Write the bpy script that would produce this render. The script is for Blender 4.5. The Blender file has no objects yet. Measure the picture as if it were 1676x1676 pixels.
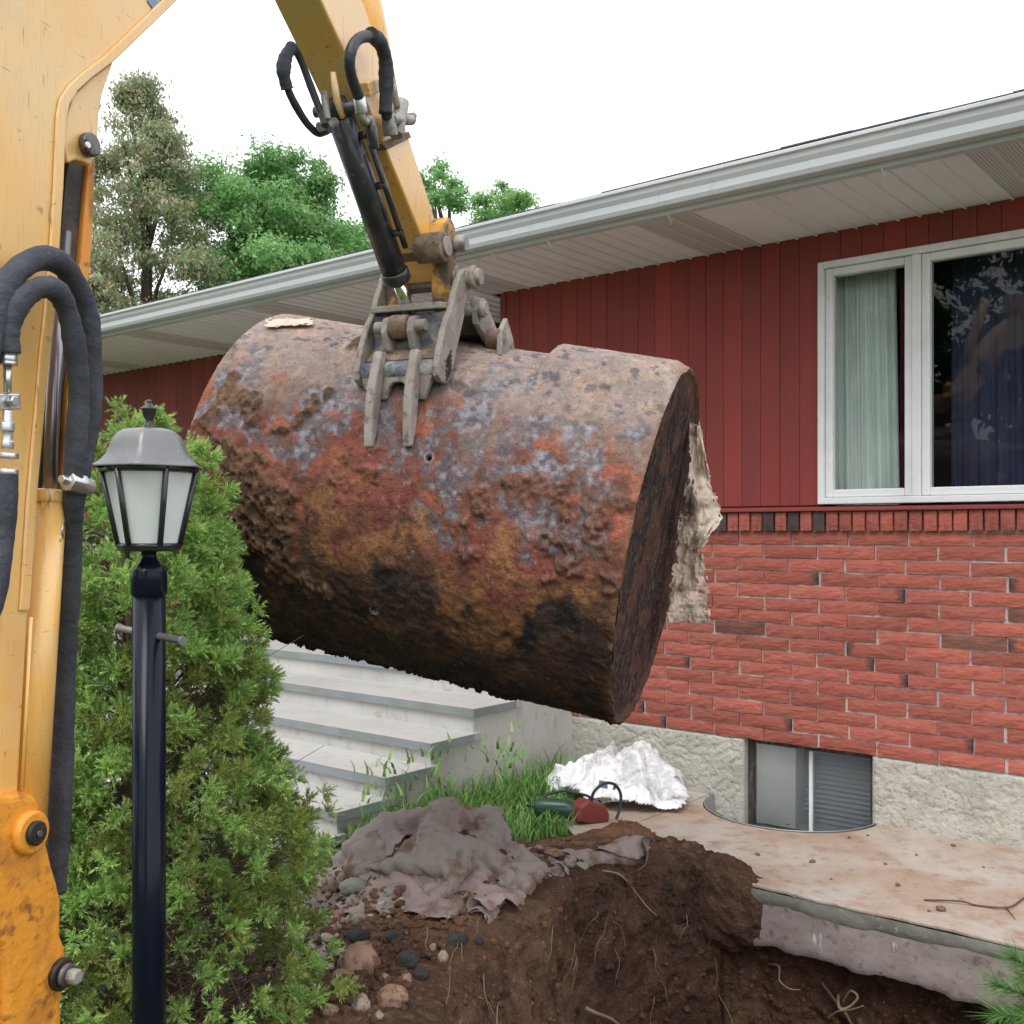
import bpy, bmesh, math, random
import numpy as np
from mathutils import Vector, Matrix
R = math.radians
random.seed(7); RNG = np.random.default_rng(7)
SC = bpy.context.scene
COL = SC.collection
# ------------------------------------------------------------------ camera, sky, sun, exposure
F, CX, HY, CZ = 1737.0, 838.0, 870.0, 1.41      # focal length (px of 1676), centre column, horizon row, eye height
cam = bpy.data.cameras.new('camera'); cam.sensor_width = 36; cam.lens = 36 * F / 1676.0
cam.shift_y = (HY - 838.0) / 1676.0; cam.clip_start = 0.05; cam.clip_end = 2000
cob = bpy.data.objects.new('camera', cam); COL.objects.link(cob)
cob.location = (0, 0, CZ); cob.rotation_euler = (R(90), 0, 0); SC.camera = cob

SUN_EL, SUN_AZ = R(58), R(205)                   # azimuth clockwise from +Y
w = bpy.data.worlds.new('World'); SC.world = w; w.use_nodes = True
nt = w.node_tree; nt.nodes.clear()
sky = nt.nodes.new('ShaderNodeTexSky'); sky.sky_type = 'NISHITA'; sky.sun_disc = False
sky.sun_elevation = SUN_EL; sky.sun_rotation = SUN_AZ; sky.air_density = 1.0; sky.dust_density = 4.0; sky.ozone_density = 1.0
hsv = nt.nodes.new('ShaderNodeHueSaturation'); hsv.inputs['Saturation'].default_value = 0.12
mixw = nt.nodes.new('ShaderNodeMixRGB'); mixw.inputs[0].default_value = 0.75      # a closed bright cloud deck over the clear sky
mixw.inputs[2].default_value = (9.2, 9.3, 9.8, 1)
bg = nt.nodes.new('ShaderNodeBackground'); bg.inputs[1].default_value = 0.12
wo = nt.nodes.new('ShaderNodeOutputWorld')
nt.links.new(sky.outputs[0], hsv.inputs['Color']); nt.links.new(hsv.outputs[0], mixw.inputs[1])
nt.links.new(mixw.outputs[0], bg.inputs[0]); nt.links.new(bg.outputs[0], wo.inputs[0])
sl = bpy.data.lights.new('sun', 'SUN'); sl.energy = 0.85; sl.angle = R(30); sl.color = (1.0, 0.96, 0.9)
so = bpy.data.objects.new('sun', sl); COL.objects.link(so)
sd = Vector((math.sin(SUN_AZ) * math.cos(SUN_EL), math.cos(SUN_AZ) * math.cos(SUN_EL), math.sin(SUN_EL)))
so.rotation_euler = sd.to_track_quat('Z', 'Y').to_euler(); so.location = sd * 30
vs = SC.view_settings; vs.view_transform = 'Standard'; vs.look = 'None'; vs.exposure = 0.85; vs.gamma = 1.0
SC.cycles.max_bounces = 7; SC.cycles.transparent_max_bounces = 12; SC.cycles.use_denoising = True

# ------------------------------------------------------------------ small helpers
def P(px, py, d):
    """photograph pixel + distance in front of the camera -> world point"""
    return Vector(((px - CX) / F * d, d, CZ + (HY - py) / F * d))
def lin(r, g, b):
    f = lambda c: (c / 255 / 12.92) if c <= 10 else ((c / 255 + 0.055) / 1.055) ** 2.4
    return (f(r), f(g), f(b))
def tag(o, label=None, cat=None, group=None, kind=None):
    if label: o['label'] = label
    if cat: o['category'] = cat
    if group: o['group'] = group
    if kind: o['kind'] = kind
    return o
def empty(name, loc=(0, 0, 0), rz=0.0):
    o = bpy.data.objects.new(name, None); COL.objects.link(o); o.location = loc; o.rotation_euler = (0, 0, rz)
    o.empty_display_size = 0.1
    return o
def link(name, me, parent=None, loc=None, rot=None, scale=None):
    o = bpy.data.objects.new(name, me); COL.objects.link(o)
    if parent is not None: o.parent = parent
    if loc is not None: o.location = loc
    if rot is not None: o.rotation_euler = rot
    if scale is not None: o.scale = scale
    return o
def bevel(o, wdt, seg=2, ang=35):
    m = o.modifiers.new('bevel', 'BEVEL'); m.width = wdt; m.segments = seg; m.limit_method = 'ANGLE'; m.angle_limit = R(ang)
    return o
class MB:
    def __init__(s): s.v = []; s.f = []; s.sm = []
    def add(s, vs, fs, smooth=False):
        b = len(s.v); s.v += [tuple(p) for p in vs]
        for f in fs: s.f.append(tuple(i + b for i in f)); s.sm.append(smooth)
        return s
    def box(s, x0, x1, y0, y1, z0, z1):
        return s.add([(x0,y0,z0),(x1,y0,z0),(x1,y1,z0),(x0,y1,z0),(x0,y0,z1),(x1,y0,z1),(x1,y1,z1),(x0,y1,z1)],
            [(0,3,2,1),(4,5,6,7),(0,1,5,4),(1,2,6,5),(2,3,7,6),(3,0,4,7)])
    def prism(s, out, t0, t1, ax='x'):
        """outline of 2-D points extruded along an axis; ax x: points are (y,z), y: (x,z), z: (x,y)"""
        n = len(out)
        def m(p, t):
            return (t, p[0], p[1]) if ax == 'x' else ((p[0], t, p[1]) if ax == 'y' else (p[0], p[1], t))
        vs = [m(p, t0) for p in out] + [m(p, t1) for p in out]
        fs = [tuple(range(n))[::-1], tuple(range(n, 2 * n))] + [(i, (i + 1) % n, n + (i + 1) % n, n + i) for i in range(n)]
        return s.add(vs, fs)
    def tube(s, pts, rad, n=10, cap=True, flat=1.0):
        pts = [Vector(p) for p in pts]; k = len(pts)
        rad = [rad] * k if not hasattr(rad, '__len__') else rad
        b = len(s.v); up = None
        for i, p in enumerate(pts):
            t = (pts[min(i + 1, k - 1)] - pts[max(i - 1, 0)])
            if t.length < 1e-9: t = Vector((0, 0, 1))
            t.normalize()
            if up is None:
                up = t.cross(Vector((0, 0, 1)) if abs(t.z) < 0.9 else Vector((1, 0, 0))).normalized()
            else:
                up = (up - t * up.dot(t)); up = up.normalized() if up.length > 1e-6 else t.orthogonal().normalized()
            q = t.cross(up)
            for j in range(n):
                a = 2 * math.pi * j / n
                s.v.append(tuple(p + (up * math.cos(a) + q * math.sin(a) * flat) * rad[i]))
        for i in range(k - 1):
            for j in range(n):
                j2 = (j + 1) % n
                s.f.append((b + i * n + j, b + i * n + j2, b + (i + 1) * n + j2, b + (i + 1) * n + j)); s.sm.append(True)
        if cap:
            s.f.append(tuple(b + j for j in range(n))[::-1]); s.sm.append(False)
            s.f.append(tuple(b + (k - 1) * n + j for j in range(n))); s.sm.append(False)
        return s
    def lathe(s, prof, n=24, c=(0, 0, 0), smooth=True):
        b = len(s.v)
        for r, z in prof:
            for j in range(n):
                a = 2 * math.pi * j / n
                s.v.append((c[0] + r * math.cos(a), c[1] + r * math.sin(a), c[2] + z))
        for i in range(len(prof) - 1):
            for j in range(n):
                j2 = (j + 1) % n
                s.f.append((b + i*n + j, b + i*n + j2, b + (i+1)*n + j2, b + (i+1)*n + j)); s.sm.append(smooth)
        s.f.append(tuple(b + j for j in range(n))[::-1]); s.sm.append(False)
        k = len(prof) - 1
        s.f.append(tuple(b + k*n + j for j in range(n))); s.sm.append(False)
        return s
    def mesh(s, name, mat=None):
        me = bpy.data.meshes.new(name); me.from_pydata(s.v, [], s.f); me.update()
        bm = bmesh.new(); bm.from_mesh(me); bmesh.ops.recalc_face_normals(bm, faces=bm.faces); bm.to_mesh(me); bm.free()
        me.polygons.foreach_set('use_smooth', s.sm)
        if mat: me.materials.append(mat)
        return me
    def build(s, name, mat=None, parent=None, loc=None, rot=None, bev=0, seg=2):
        o = link(name, s.mesh(name, mat), parent, loc, rot)
        if bev: bevel(o, bev, seg)
        return o
def npmesh(name, V, Fc, mat=None, smooth=True, col=None, mats=None, extra=None):
    """numpy verts (N,3), faces (M,k) -> mesh, optional per-vertex colour attribute"""
    V = np.asarray(V, dtype=np.float32); Fc = np.asarray(Fc, dtype=np.int32)
    me = bpy.data.meshes.new(name); me.vertices.add(len(V)); me.vertices.foreach_set('co', V.ravel())
    m, k = Fc.shape
    me.loops.add(m * k); me.loops.foreach_set('vertex_index', Fc.ravel())
    me.polygons.add(m); me.polygons.foreach_set('loop_start', np.arange(0, m * k, k, dtype=np.int32))
    me.polygons.foreach_set('use_smooth', np.full(m, smooth, dtype=bool))
    me.update(calc_edges=True); me.validate(clean_customdata=False)
    if col is not None:
        a = me.color_attributes.new('Col', 'FLOAT_COLOR', 'POINT')
        c = np.ones((len(V), 4), dtype=np.float32); c[:, :3] = col; a.data.foreach_set('color', c.ravel())
    if extra:
        for nm, arr in extra.items():
            a = me.attributes.new(nm, 'FLOAT', 'POINT'); a.data.foreach_set('value', np.asarray(arr, dtype=np.float32))
    if mat: me.materials.append(mat)
    return me
def gridfaces(nu, nv, wrap=False):
    i = np.arange(nu - 1)[:, None]; j = np.arange(nv if wrap else nv - 1)[None, :]
    j2 = (j + 1) % nv
    a = i * nv + j; b = i * nv + j2; c = (i + 1) * nv + j2; d = (i + 1) * nv + j
    return np.stack([a, b, c, d], -1).reshape(-1, 4)
# ---- numpy noise
def _h(ix, iy, iz, seed):
    n = (ix * 374761393 + iy * 668265263 + iz * 2147483647 + seed * 974634777) & 0x7fffffff
    n = ((n ^ (n >> 13)) * 1274126177) & 0x7fffffff
    n = ((n ^ (n >> 16)) * 668265263) & 0x7fffffff
    return (n & 0xffff) / 65535.0
def vnoise(p, seed=0):
    p = np.asarray(p, dtype=np.float64); i = np.floor(p).astype(np.int64); f = p - i; u = f * f * f * (f * (f * 6 - 15) + 10)
    x, y, z = i[..., 0], i[..., 1], i[..., 2]; r = 0
    for dx in (0, 1):
        wx = u[..., 0] if dx else 1 - u[..., 0]
        for dy in (0, 1):
            wy = u[..., 1] if dy else 1 - u[..., 1]
            for dz in (0, 1):
                wz = u[..., 2] if dz else 1 - u[..., 2]
                r = r + wx * wy * wz * _h(x + dx, y + dy, z + dz, seed)
    return r
def fbm(p, octv=4, seed=0, gain=0.5, lac=2.03):
    p = np.asarray(p, dtype=np.float64); a = 1.0; s = 0.0; t = 0.0
    for k in range(octv):
        s = s + a * vnoise(p, seed + k * 17); t += a; a *= gain; p = p * lac + 11.3
    return s / t
def ridged(p, octv=4, seed=0):
    p = np.asarray(p, dtype=np.float64); a = 1.0; s = 0.0; t = 0.0
    for k in range(octv):
        s = s + a * (1 - np.abs(2 * vnoise(p, seed + k * 17) - 1)); t += a; a *= 0.5; p = p * 2.03 + 5.7
    return s / t
def sstep(a, b, x):
    t = np.clip((x - a) / (b - a), 0, 1); return t * t * (3 - 2 * t)
def xyz(x, y, z=0.0):
    x = np.asarray(x, float); return np.stack(np.broadcast_arrays(x, y, z), -1)

# ------------------------------------------------------------------ materials
def mk(name, col, rough=0.6, metal=0.0, layers=(), bump=None, coat=0.0, spec=0.5, rand=0.0, attr=None, sss=0.0, rvar=0.0, bump2=None, coat_rough=0.1, trans=0.0):
    """procedural material. layers: (scale, detail, lo, hi, colour, amount[, stretch]) noise patches laid over the base colour"""
    m = bpy.data.materials.new(name); m.use_nodes = True; n = m.node_tree.nodes; L = m.node_tree.links
    b = n['Principled BSDF']; tc = n.new('ShaderNodeTexCoord'); vec = tc.outputs['Object']
    if rand:
        oi = n.new('ShaderNodeObjectInfo'); mu = n.new('ShaderNodeMath'); mu.operation = 'MULTIPLY'; mu.inputs[1].default_value = 53.0
        L.new(oi.outputs['Random'], mu.inputs[0])
        va = n.new('ShaderNodeVectorMath'); va.operation = 'ADD'; L.new(vec, va.inputs[0]); L.new(mu.outputs[0], va.inputs[1]); vec = va.outputs[0]
    cur = None
    if attr:
        at = n.new('ShaderNodeAttribute'); at.attribute_name = attr; cur = at.outputs['Color']
    def mix(fac, c2, amt=1.0):
        nonlocal cur
        x = n.new('ShaderNodeMixRGB'); x.inputs[2].default_value = (*c2, 1)
        if cur is None: x.inputs[1].default_value = (*col, 1)
        else: L.new(cur, x.inputs[1])
        if amt != 1.0:
            q = n.new('ShaderNodeMath'); q.operation = 'MULTIPLY'; q.inputs[1].default_value = amt; L.new(fac, q.inputs[0]); fac = q.outputs[0]
        L.new(fac, x.inputs[0]); cur = x.outputs[0]
    def noise(sc, det, stretch=None, rough_=0.6):
        t = n.new('ShaderNodeTexNoise'); t.inputs['Scale'].default_value = sc; t.inputs['Detail'].default_value = det; t.inputs['Roughness'].default_value = rough_
        v = vec
        if stretch:
            mp = n.new('ShaderNodeMapping'); mp.inputs['Scale'].default_value = stretch; L.new(vec, mp.inputs[0]); v = mp.outputs[0]
        L.new(v, t.inputs['Vector']); return t.outputs['Fac']
    for ly in layers:
        sc, det, lo, hi, c2, amt = ly[:6]; st = ly[6] if len(ly) > 6 else None
        mr = n.new('ShaderNodeMapRange'); mr.inputs[1].default_value = lo; mr.inputs[2].default_value = hi
        L.new(noise(sc, det, st), mr.inputs[0]); mix(mr.outputs[0], c2, amt)
    if rand:
        hs = n.new('ShaderNodeHueSaturation'); mr = n.new('ShaderNodeMapRange')
        mr.inputs[3].default_value = 1 - rand; mr.inputs[4].default_value = 1 + rand; L.new(oi.outputs['Random'], mr.inputs[0]); L.new(mr.outputs[0], hs.inputs['Value'])
        if cur is None: hs.inputs['Color'].default_value = (*col, 1)
        else: L.new(cur, hs.inputs['Color'])
        cur = hs.outputs[0]
    if cur is None: b.inputs['Base Color'].default_value = (*col, 1)
    else: L.new(cur, b.inputs['Base Color'])
    b.inputs['Roughness'].default_value = rough; b.inputs['Metallic'].default_value = metal
    b.inputs['Specular IOR Level'].default_value = spec
    b.inputs['Coat Weight'].default_value = coat; b.inputs['Coat Roughness'].default_value = coat_rough
    if sss: b.inputs['Subsurface Weight'].default_value = sss; b.inputs['Subsurface Radius'].default_value = (0.05, 0.05, 0.05)
    if trans: b.inputs['Transmission Weight'].default_value = trans
    if rvar:
        mr = n.new('ShaderNodeMapRange'); mr.inputs[1].default_value = 0.35; mr.inputs[2].default_value = 0.65
        mr.inputs[3].default_value = max(0.02, rough - rvar); mr.inputs[4].default_value = min(1, rough + rvar)
        L.new(noise(9, 5), mr.inputs[0]); L.new(mr.outputs[0], b.inputs['Roughness'])
    nrm = None
    for bp in (bump, bump2):
        if not bp: continue
        sc, stg, dist = bp[:3]; bn = n.new('ShaderNodeBump'); bn.inputs['Strength'].default_value = stg; bn.inputs['Distance'].default_value = dist
        L.new(noise(sc, 6, bp[3] if len(bp) > 3 else None), bn.inputs['Height'])
        if nrm: L.new(nrm, bn.inputs['Normal'])
        nrm = bn.outputs[0]
    if nrm: L.new(nrm, b.inputs['Normal'])
    return m
def leafmat(name, attr='Col', trans=0.35, rough=0.5):
    m = bpy.data.materials.new(name); m.use_nodes = True; n = m.node_tree.nodes; L = m.node_tree.links; n.clear()
    at = n.new('ShaderNodeAttribute'); at.attribute_name = attr
    p = n.new('ShaderNodeBsdfPrincipled'); p.inputs['Roughness'].default_value = rough; p.inputs['Specular IOR Level'].default_value = 0.3
    t = n.new('ShaderNodeBsdfTranslucent'); x = n.new('ShaderNodeMixShader'); x.inputs[0].default_value = trans; o = n.new('ShaderNodeOutputMaterial')
    L.new(at.outputs['Color'], p.inputs['Base Color']); L.new(at.outputs['Color'], t.inputs['Color'])
    L.new(p.outputs[0], x.inputs[1]); L.new(t.outputs[0], x.inputs[2]); L.new(x.outputs[0], o.inputs[0])
    return m
def glassmat(name, ior=1.7, tint=(0.9, 0.95, 0.95), rough=0.0):
    m = bpy.data.materials.new(name); m.use_nodes = True; n = m.node_tree.nodes; L = m.node_tree.links; n.clear()
    g = n.new('ShaderNodeBsdfGlossy'); g.inputs['Roughness'].default_value = rough
    t = n.new('ShaderNodeBsdfTransparent'); t.inputs[0].default_value = (*tint, 1)
    fr = n.new('ShaderNodeFresnel'); fr.inputs[0].default_value = ior
    x = n.new('ShaderNodeMixShader'); o = n.new('ShaderNodeOutputMaterial')
    L.new(fr.outputs[0], x.inputs[0]); L.new(t.outputs[0], x.inputs[1]); L.new(g.outputs[0], x.inputs[2]); L.new(x.outputs[0], o.inputs[0])
    return m
M = {}
M['mortar'] = mk('mortar', (0.60, 0.54, 0.52), 0.95, layers=[(30, 4, .5, .62, (0.34, 0.26, 0.24), .8), (2.2, 3, .50, .66, (0.33, .24, .22), .8)], bump=(120, .5, .004))
BR = (0.37, 0.100, 0.070)
M['brick'] = mk('brick', BR, 0.85, layers=[(5, 4, .4, .7, (0.43, 0.135, 0.098), .8), (22, 5, .52, .72, (0.24, 0.055, 0.04), .7, (1, 1, 3)), (60, 3, .62, .75, (0.55, 0.2, .14), .5)], bump=(26, .75, .012, (1, 1, 2.6)), rand=.22, bump2=(90, .35, .004))
M['brick_brown'] = mk('brick_brown', (0.17, 0.075, 0.055), 0.85, layers=[(18, 5, .45, .7, (0.28, 0.09, 0.06), .8)], bump=(26, .75, .012, (1, 1, 2.6)), rand=.2)
M['brick_dark'] = mk('brick_dark', (0.06, 0.045, 0.042), 0.8, layers=[(14, 5, .45, .7, (0.13, 0.06, 0.05), .8)], bump=(26, .6, .01), rand=.2)
M['brick_end'] = mk('brick_end', BR, 0.85, layers=[(22, 5, .52, .72, (0.24, 0.055, 0.04), .7, (1, 1, 3))], bump=(26, .75, .012, (1, 1, 2.6)), rand=.12)
def burnt(m):
    '''kiln-blackened brick end, ragged edge'''
    n = m.node_tree.nodes; L = m.node_tree.links; b = n['Principled BSDF']; src = b.inputs['Base Color'].links[0].from_socket
    tc = n.new('ShaderNodeTexCoord'); sx = n.new('ShaderNodeSeparateXYZ'); L.new(tc.outputs['Object'], sx.inputs[0])
    no = n.new('ShaderNodeTexNoise'); no.inputs['Scale'].default_value = 30; L.new(tc.outputs['Object'], no.inputs['Vector'])
    ma = n.new('ShaderNodeMath'); ma.operation = 'MULTIPLY_ADD'; ma.inputs[1].default_value = .05; L.new(no.outputs['Fac'], ma.inputs[0]); L.new(sx.outputs[0], ma.inputs[2])
    mr = n.new('ShaderNodeMapRange'); mr.inputs[1].default_value = .125; mr.inputs[2].default_value = .162; L.new(ma.outputs[0], mr.inputs[0])
    x = n.new('ShaderNodeMixRGB'); x.inputs[2].default_value = (.035, .03, .032, 1); L.new(src, x.inputs[1]); L.new(mr.outputs[0], x.inputs[0]); L.new(x.outputs[0], b.inputs['Base Color'])
burnt(M['brick_end'])
M['siding'] = mk('siding', (0.29, 0.043, 0.034), 0.7, layers=[(1.2, 4, .4, .68, (0.20, 0.036, 0.033), .9, (1.5, 1, .7)), (40, 4, .55, .75, (0.36, 0.062, 0.045), .6, (6, 6, .25))], bump=(30, .35, .003, (8, 8, .3)), rand=.10)
M['trim_red'] = mk('trim_red', (0.27, 0.05, 0.04), 0.6, layers=[(8, 4, .5, .7, (.19, .04, .03), .7)])
M['white_paint'] = mk('white_paint', (0.82, 0.83, 0.84), 0.4, layers=[(4, 5, .5, .7, (.58, .6, .6), .5), (25, 4, .62, .75, (.5, .5, .48), .4)])
M['gutter'] = mk('gutter', (0.58, 0.60, 0.62), 0.42, layers=[(2.2, 5, .45, .7, (.47, .50, .52), .6, (.5, 1, 4)), (30, 4, .6, .75, (.40, .42, .42), .5, (1, 1, .3))], spec=.4)
M['soffit'] = mk('soffit', (0.86, 0.87, 0.91), 0.5, layers=[(3, 4, .5, .7, (.78, .77, .77), .5)], rand=.03)
M['shingle'] = mk('shingle', (0.05, 0.05, 0.055), 0.95, layers=[(120, 2, .45, .65, (.13, .12, .12), .8)], bump=(200, .8, .003), rand=.2)
M['stucco'] = mk('stucco', (0.52, 0.50, 0.44), 0.95, layers=[(7, 6, .42, .62, (.40, .385, .34), .8), (55, 6, .57, .66, (.20, .19, .165), .8, (1, 1, 1.8)), (2.5, 4, .55, .75, (.35, .35, .29), .7)], bump=(70, .8, .008), bump2=(200, .5, .003))
M['concrete'] = mk('concrete', (0.55, 0.55, 0.53), 0.9, layers=[(2.3, 6, .4, .65, (.44, .43, .41), .8), (9, 5, .6, .7, (.36, .30, .25), .6), (20, 5, .55, .7, (.33, .32, .30), .6, (1, 1, .35)), (70, 3, .6, .7, (.62, .62, .6), .6)], bump=(60, .3, .003))
M['tread'] = mk('tread', (0.47, 0.46, 0.435), 0.85, layers=[(2, 5, .4, .65, (.40, .395, .375), .8), (6, 6, .6, .72, (.36, .28, .21), .6), (25, 4, .55, .7, (.33, .31, .28), .5)], bump=(60, .25, .002), rand=.04)
M['tread_edge'] = mk('tread_edge', (0.27, 0.30, 0.32), 0.85, layers=[(6, 5, .45, .65, (.2, .23, .24), .7), (3, 3, .5, .65, (.24, .26, .2), .6)], bump=(60, .3, .002), rand=.06)
M['glass'] = glassmat('glass', 1.30, (1, 1, 1))
M['pane_low'] = glassmat('pane_low', 1.35, (1, 1, 1))
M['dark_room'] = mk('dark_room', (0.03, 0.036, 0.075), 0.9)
M['black_frame'] = mk('black_frame', (0.045, 0.04, 0.036), 0.75, layers=[(30, 5, .5, .65, (.17, .14, .11), .7, (1, 1, .3))], bump=(60, .4, .003))
M['galv'] = mk('galv', (0.36, 0.37, 0.38), 0.45, metal=.7, layers=[(14, 4, .5, .7, (.2, .19, .18), .7)])
M['curtain'] = mk('curtain', (0.74, 0.84, 0.78), 0.9, layers=[(2.5, 3, .45, .65, (.50, .63, .56), .8, (3, 1, .4)), (60, 3, .5, .7, (.7, .8, .75), .4)], sss=0)
M['drape'] = mk('drape', (0.16, 0.02, 0.07), 0.9)
# ------------------------------------------------------------------ ground with the pit
HA = math.atan2(0.63, 0.776); CU, SU = math.cos(HA), math.sin(HA)
def uv(x, y): return x * CU - y * SU, x * SU + y * CU          # world -> house coordinates (U along the wall, V into the house)
def HW(U, V, z=0.0): return Vector((U * CU + V * SU, -U * SU + V * CU, z))
SLABV = 3.90
PIT = [tuple(HW(0.35, 4.13)[:2]), (2.3, 2.75), (1.25, 2.72), (1.1, 2.0), (-.1, 2.0), (-.36, 2.6), (-.33, 3.1), (-.18, 3.58), (.05, 3.98), (.36, 4.30), (.60, 4.46), tuple(HW(-2.12, 4.10)[:2]), tuple(HW(-1.7, 4.17)[:2])]
def chaikin(p):
    q = []
    for i in range(len(p)):
        a, b = p[i], p[(i + 1) % len(p)]; q += [(a[0] * .75 + b[0] * .25, a[1] * .75 + b[1] * .25), (a[0] * .25 + b[0] * .75, a[1] * .25 + b[1] * .75)]
    return q
PIT = chaikin(PIT)
def pit_dist(x, y):
    """signed distance to the pit outline, positive inside"""
    x = np.asarray(x, float); y = np.asarray(y, float); d = np.full(x.shape, 1e9); ins = np.zeros(x.shape, bool); n = len(PIT)
    for i in range(n):
        ax, ay = PIT[i]; bx, by = PIT[(i + 1) % n]; ex, ey = bx - ax, by - ay
        t = np.clip(((x - ax) * ex + (y - ay) * ey) / (ex * ex + ey * ey), 0, 1)
        d = np.minimum(d, np.hypot(x - ax - t * ex, y - ay - t * ey))
        c = ((ay > y) != (by > y)) & (x < (bx - ax) * (y - ay) / (by - ay + 1e-12) + ax); ins ^= c
    return np.where(ins, d, -d)
def soil_mask(x, y):
    U, V = uv(x, y); pd = pit_dist(x, y)
    m = sstep(-1.15, -.6, pd + .35 * (fbm(xyz(x * 1.5, y * 1.5, 3.0), 3, 5) - .5))
    g = sstep(-3.55, -3.7, U) * 0 + sstep(3.75, 4.0, V + .25 * (fbm(xyz(x * 3, y * 3, 1.0), 3, 9) - .5)) * sstep(-2.75, -2.95, U)
    return np.clip(m * (1 - g), 0, 1)
def hgt(x, y, detail=True):
    x = np.asarray(x, float); y = np.asarray(y, float); U, V = uv(x, y); pd = pit_dist(x, y)
    near = np.exp(-((np.hypot(x, y - 3.5) / 6) ** 4))
    sm = soil_mask(x, y)
    h = -0.02 + .02 * (fbm(xyz(x * .9, y * .9, 0.), 2, 2) - .5) * near
    # heaped soil round the rim
    h = h + sm * (.05 * sstep(-.8, -.1, pd) + .07 * (fbm(xyz(x * 3, y * 3, 4.), 4, 3) - .35))
    h = h + .17 * np.exp(-(((x + .30) / .42) ** 2 + ((y - 4.12) / .26) ** 2)) + .02 * np.exp(-(((x - .35) / .35) ** 2 + ((y - 4.42) / .16) ** 2))
    if detail:
        h = h + sm * (.045 * (ridged(xyz(x * 9, y * 9, 2.), 3, 21) - .5) + .026 * (ridged(xyz(x * 28, y * 28, 2.), 3, 31) - .5))
    # under the walkway
    vb = 3.905 + .22 * sstep(-1.9, -2.4, U) + .28 * sstep(-2.4, -3.0, U)
    under = sstep(vb, vb + .03, V + .03 * (fbm(xyz(x * 12, y * 12, 8.), 2, 41) - .5)) * sstep(-3.45, -3.38, U) * (V < 20)
    h = h * (1 - under) + under * (-.265 + .03 * (fbm(xyz(x * 20, y * 20, 1.), 2, 51) - .5))
    # under the house
    # the hole itself
    wob = .10 * (fbm(xyz(x * 3.2, y * 3.2, 7.), 3, 61) - .5) + .05 * (fbm(xyz(x * 14, y * 14, 7.), 3, 63) - .5)
    drop = 1.35 * sstep(.012, .06, pd)
    h = h - drop
    # earth left out of the window well
    ww = ((U + 2.30) / .46) ** 2 + ((V - 5.08) / .44) ** 2
    h = np.where(ww < 1.1, np.minimum(h, -.5), h)
    return h
_lx, _ly = np.arange(-1.9, 2.2, .012), np.arange(2.4, 5.6, .012); _LH = hgt(*np.meshgrid(_lx, _ly, indexing='ij'), False); _LD = hgt(*np.meshgrid(_lx, _ly, indexing='ij'), True)
def hlook(x, y, tab=None):
    """quick bilinear lookup of the ground height near the pit"""
    tab = _LH if tab is None else tab
    i = np.clip((np.asarray(x) + 1.9) / .012, 0, len(_lx) - 2.001); j = np.clip((np.asarray(y) - 2.4) / .012, 0, len(_ly) - 2.001); i0, j0 = i.astype(int), j.astype(int); a, b = i - i0, j - j0
    return tab[i0, j0] * (1 - a) * (1 - b) + tab[i0 + 1, j0] * a * (1 - b) + tab[i0, j0 + 1] * (1 - a) * b + tab[i0 + 1, j0 + 1] * a * b
def axis(lo, hi, st, far_lo, far_hi):
    a = list(np.arange(lo, hi, st)); g = st; x = hi
    up = []
    while x < far_hi: up.append(x); g *= 1.22; x += g
    dn = []; g = st; x = lo - st
    while x > far_lo: dn.append(x); g *= 1.22; x -= g
    return np.array(dn[::-1] + a + up + [far_hi])
gx = axis(-2.3, 2.6, .0165, -400, 400); gy = axis(1.7, 5.3, .0165, -400, 600)
GX, GY = np.meshgrid(gx, gy, indexing='ij'); gz = hgt(GX, GY); sm = soil_mask(GX, GY); pdv = pit_dist(GX, GY)
steep = 0 * pdv
hx = GX + steep * .16 * (fbm(xyz(GX * 9, GY * 9, gz * 9), 4, 71) - .5); hy_ = GY + steep * .16 * (fbm(xyz(GX * 9, GY * 9, gz * 9), 4, 77) - .5)
gpos = np.stack([hx, hy_, gz], -1).reshape(-1, 3)
Ug, Vg = uv(GX, GY)
chip = sstep(.5, .2, np.hypot((GX + .78) / .75, (GY - 3.45) / .75) ** 2 * .4) * (1 - sstep(-.45, -.2, pdv))
mg = bpy.data.materials.new('earth'); mg.use_nodes = True
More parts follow.
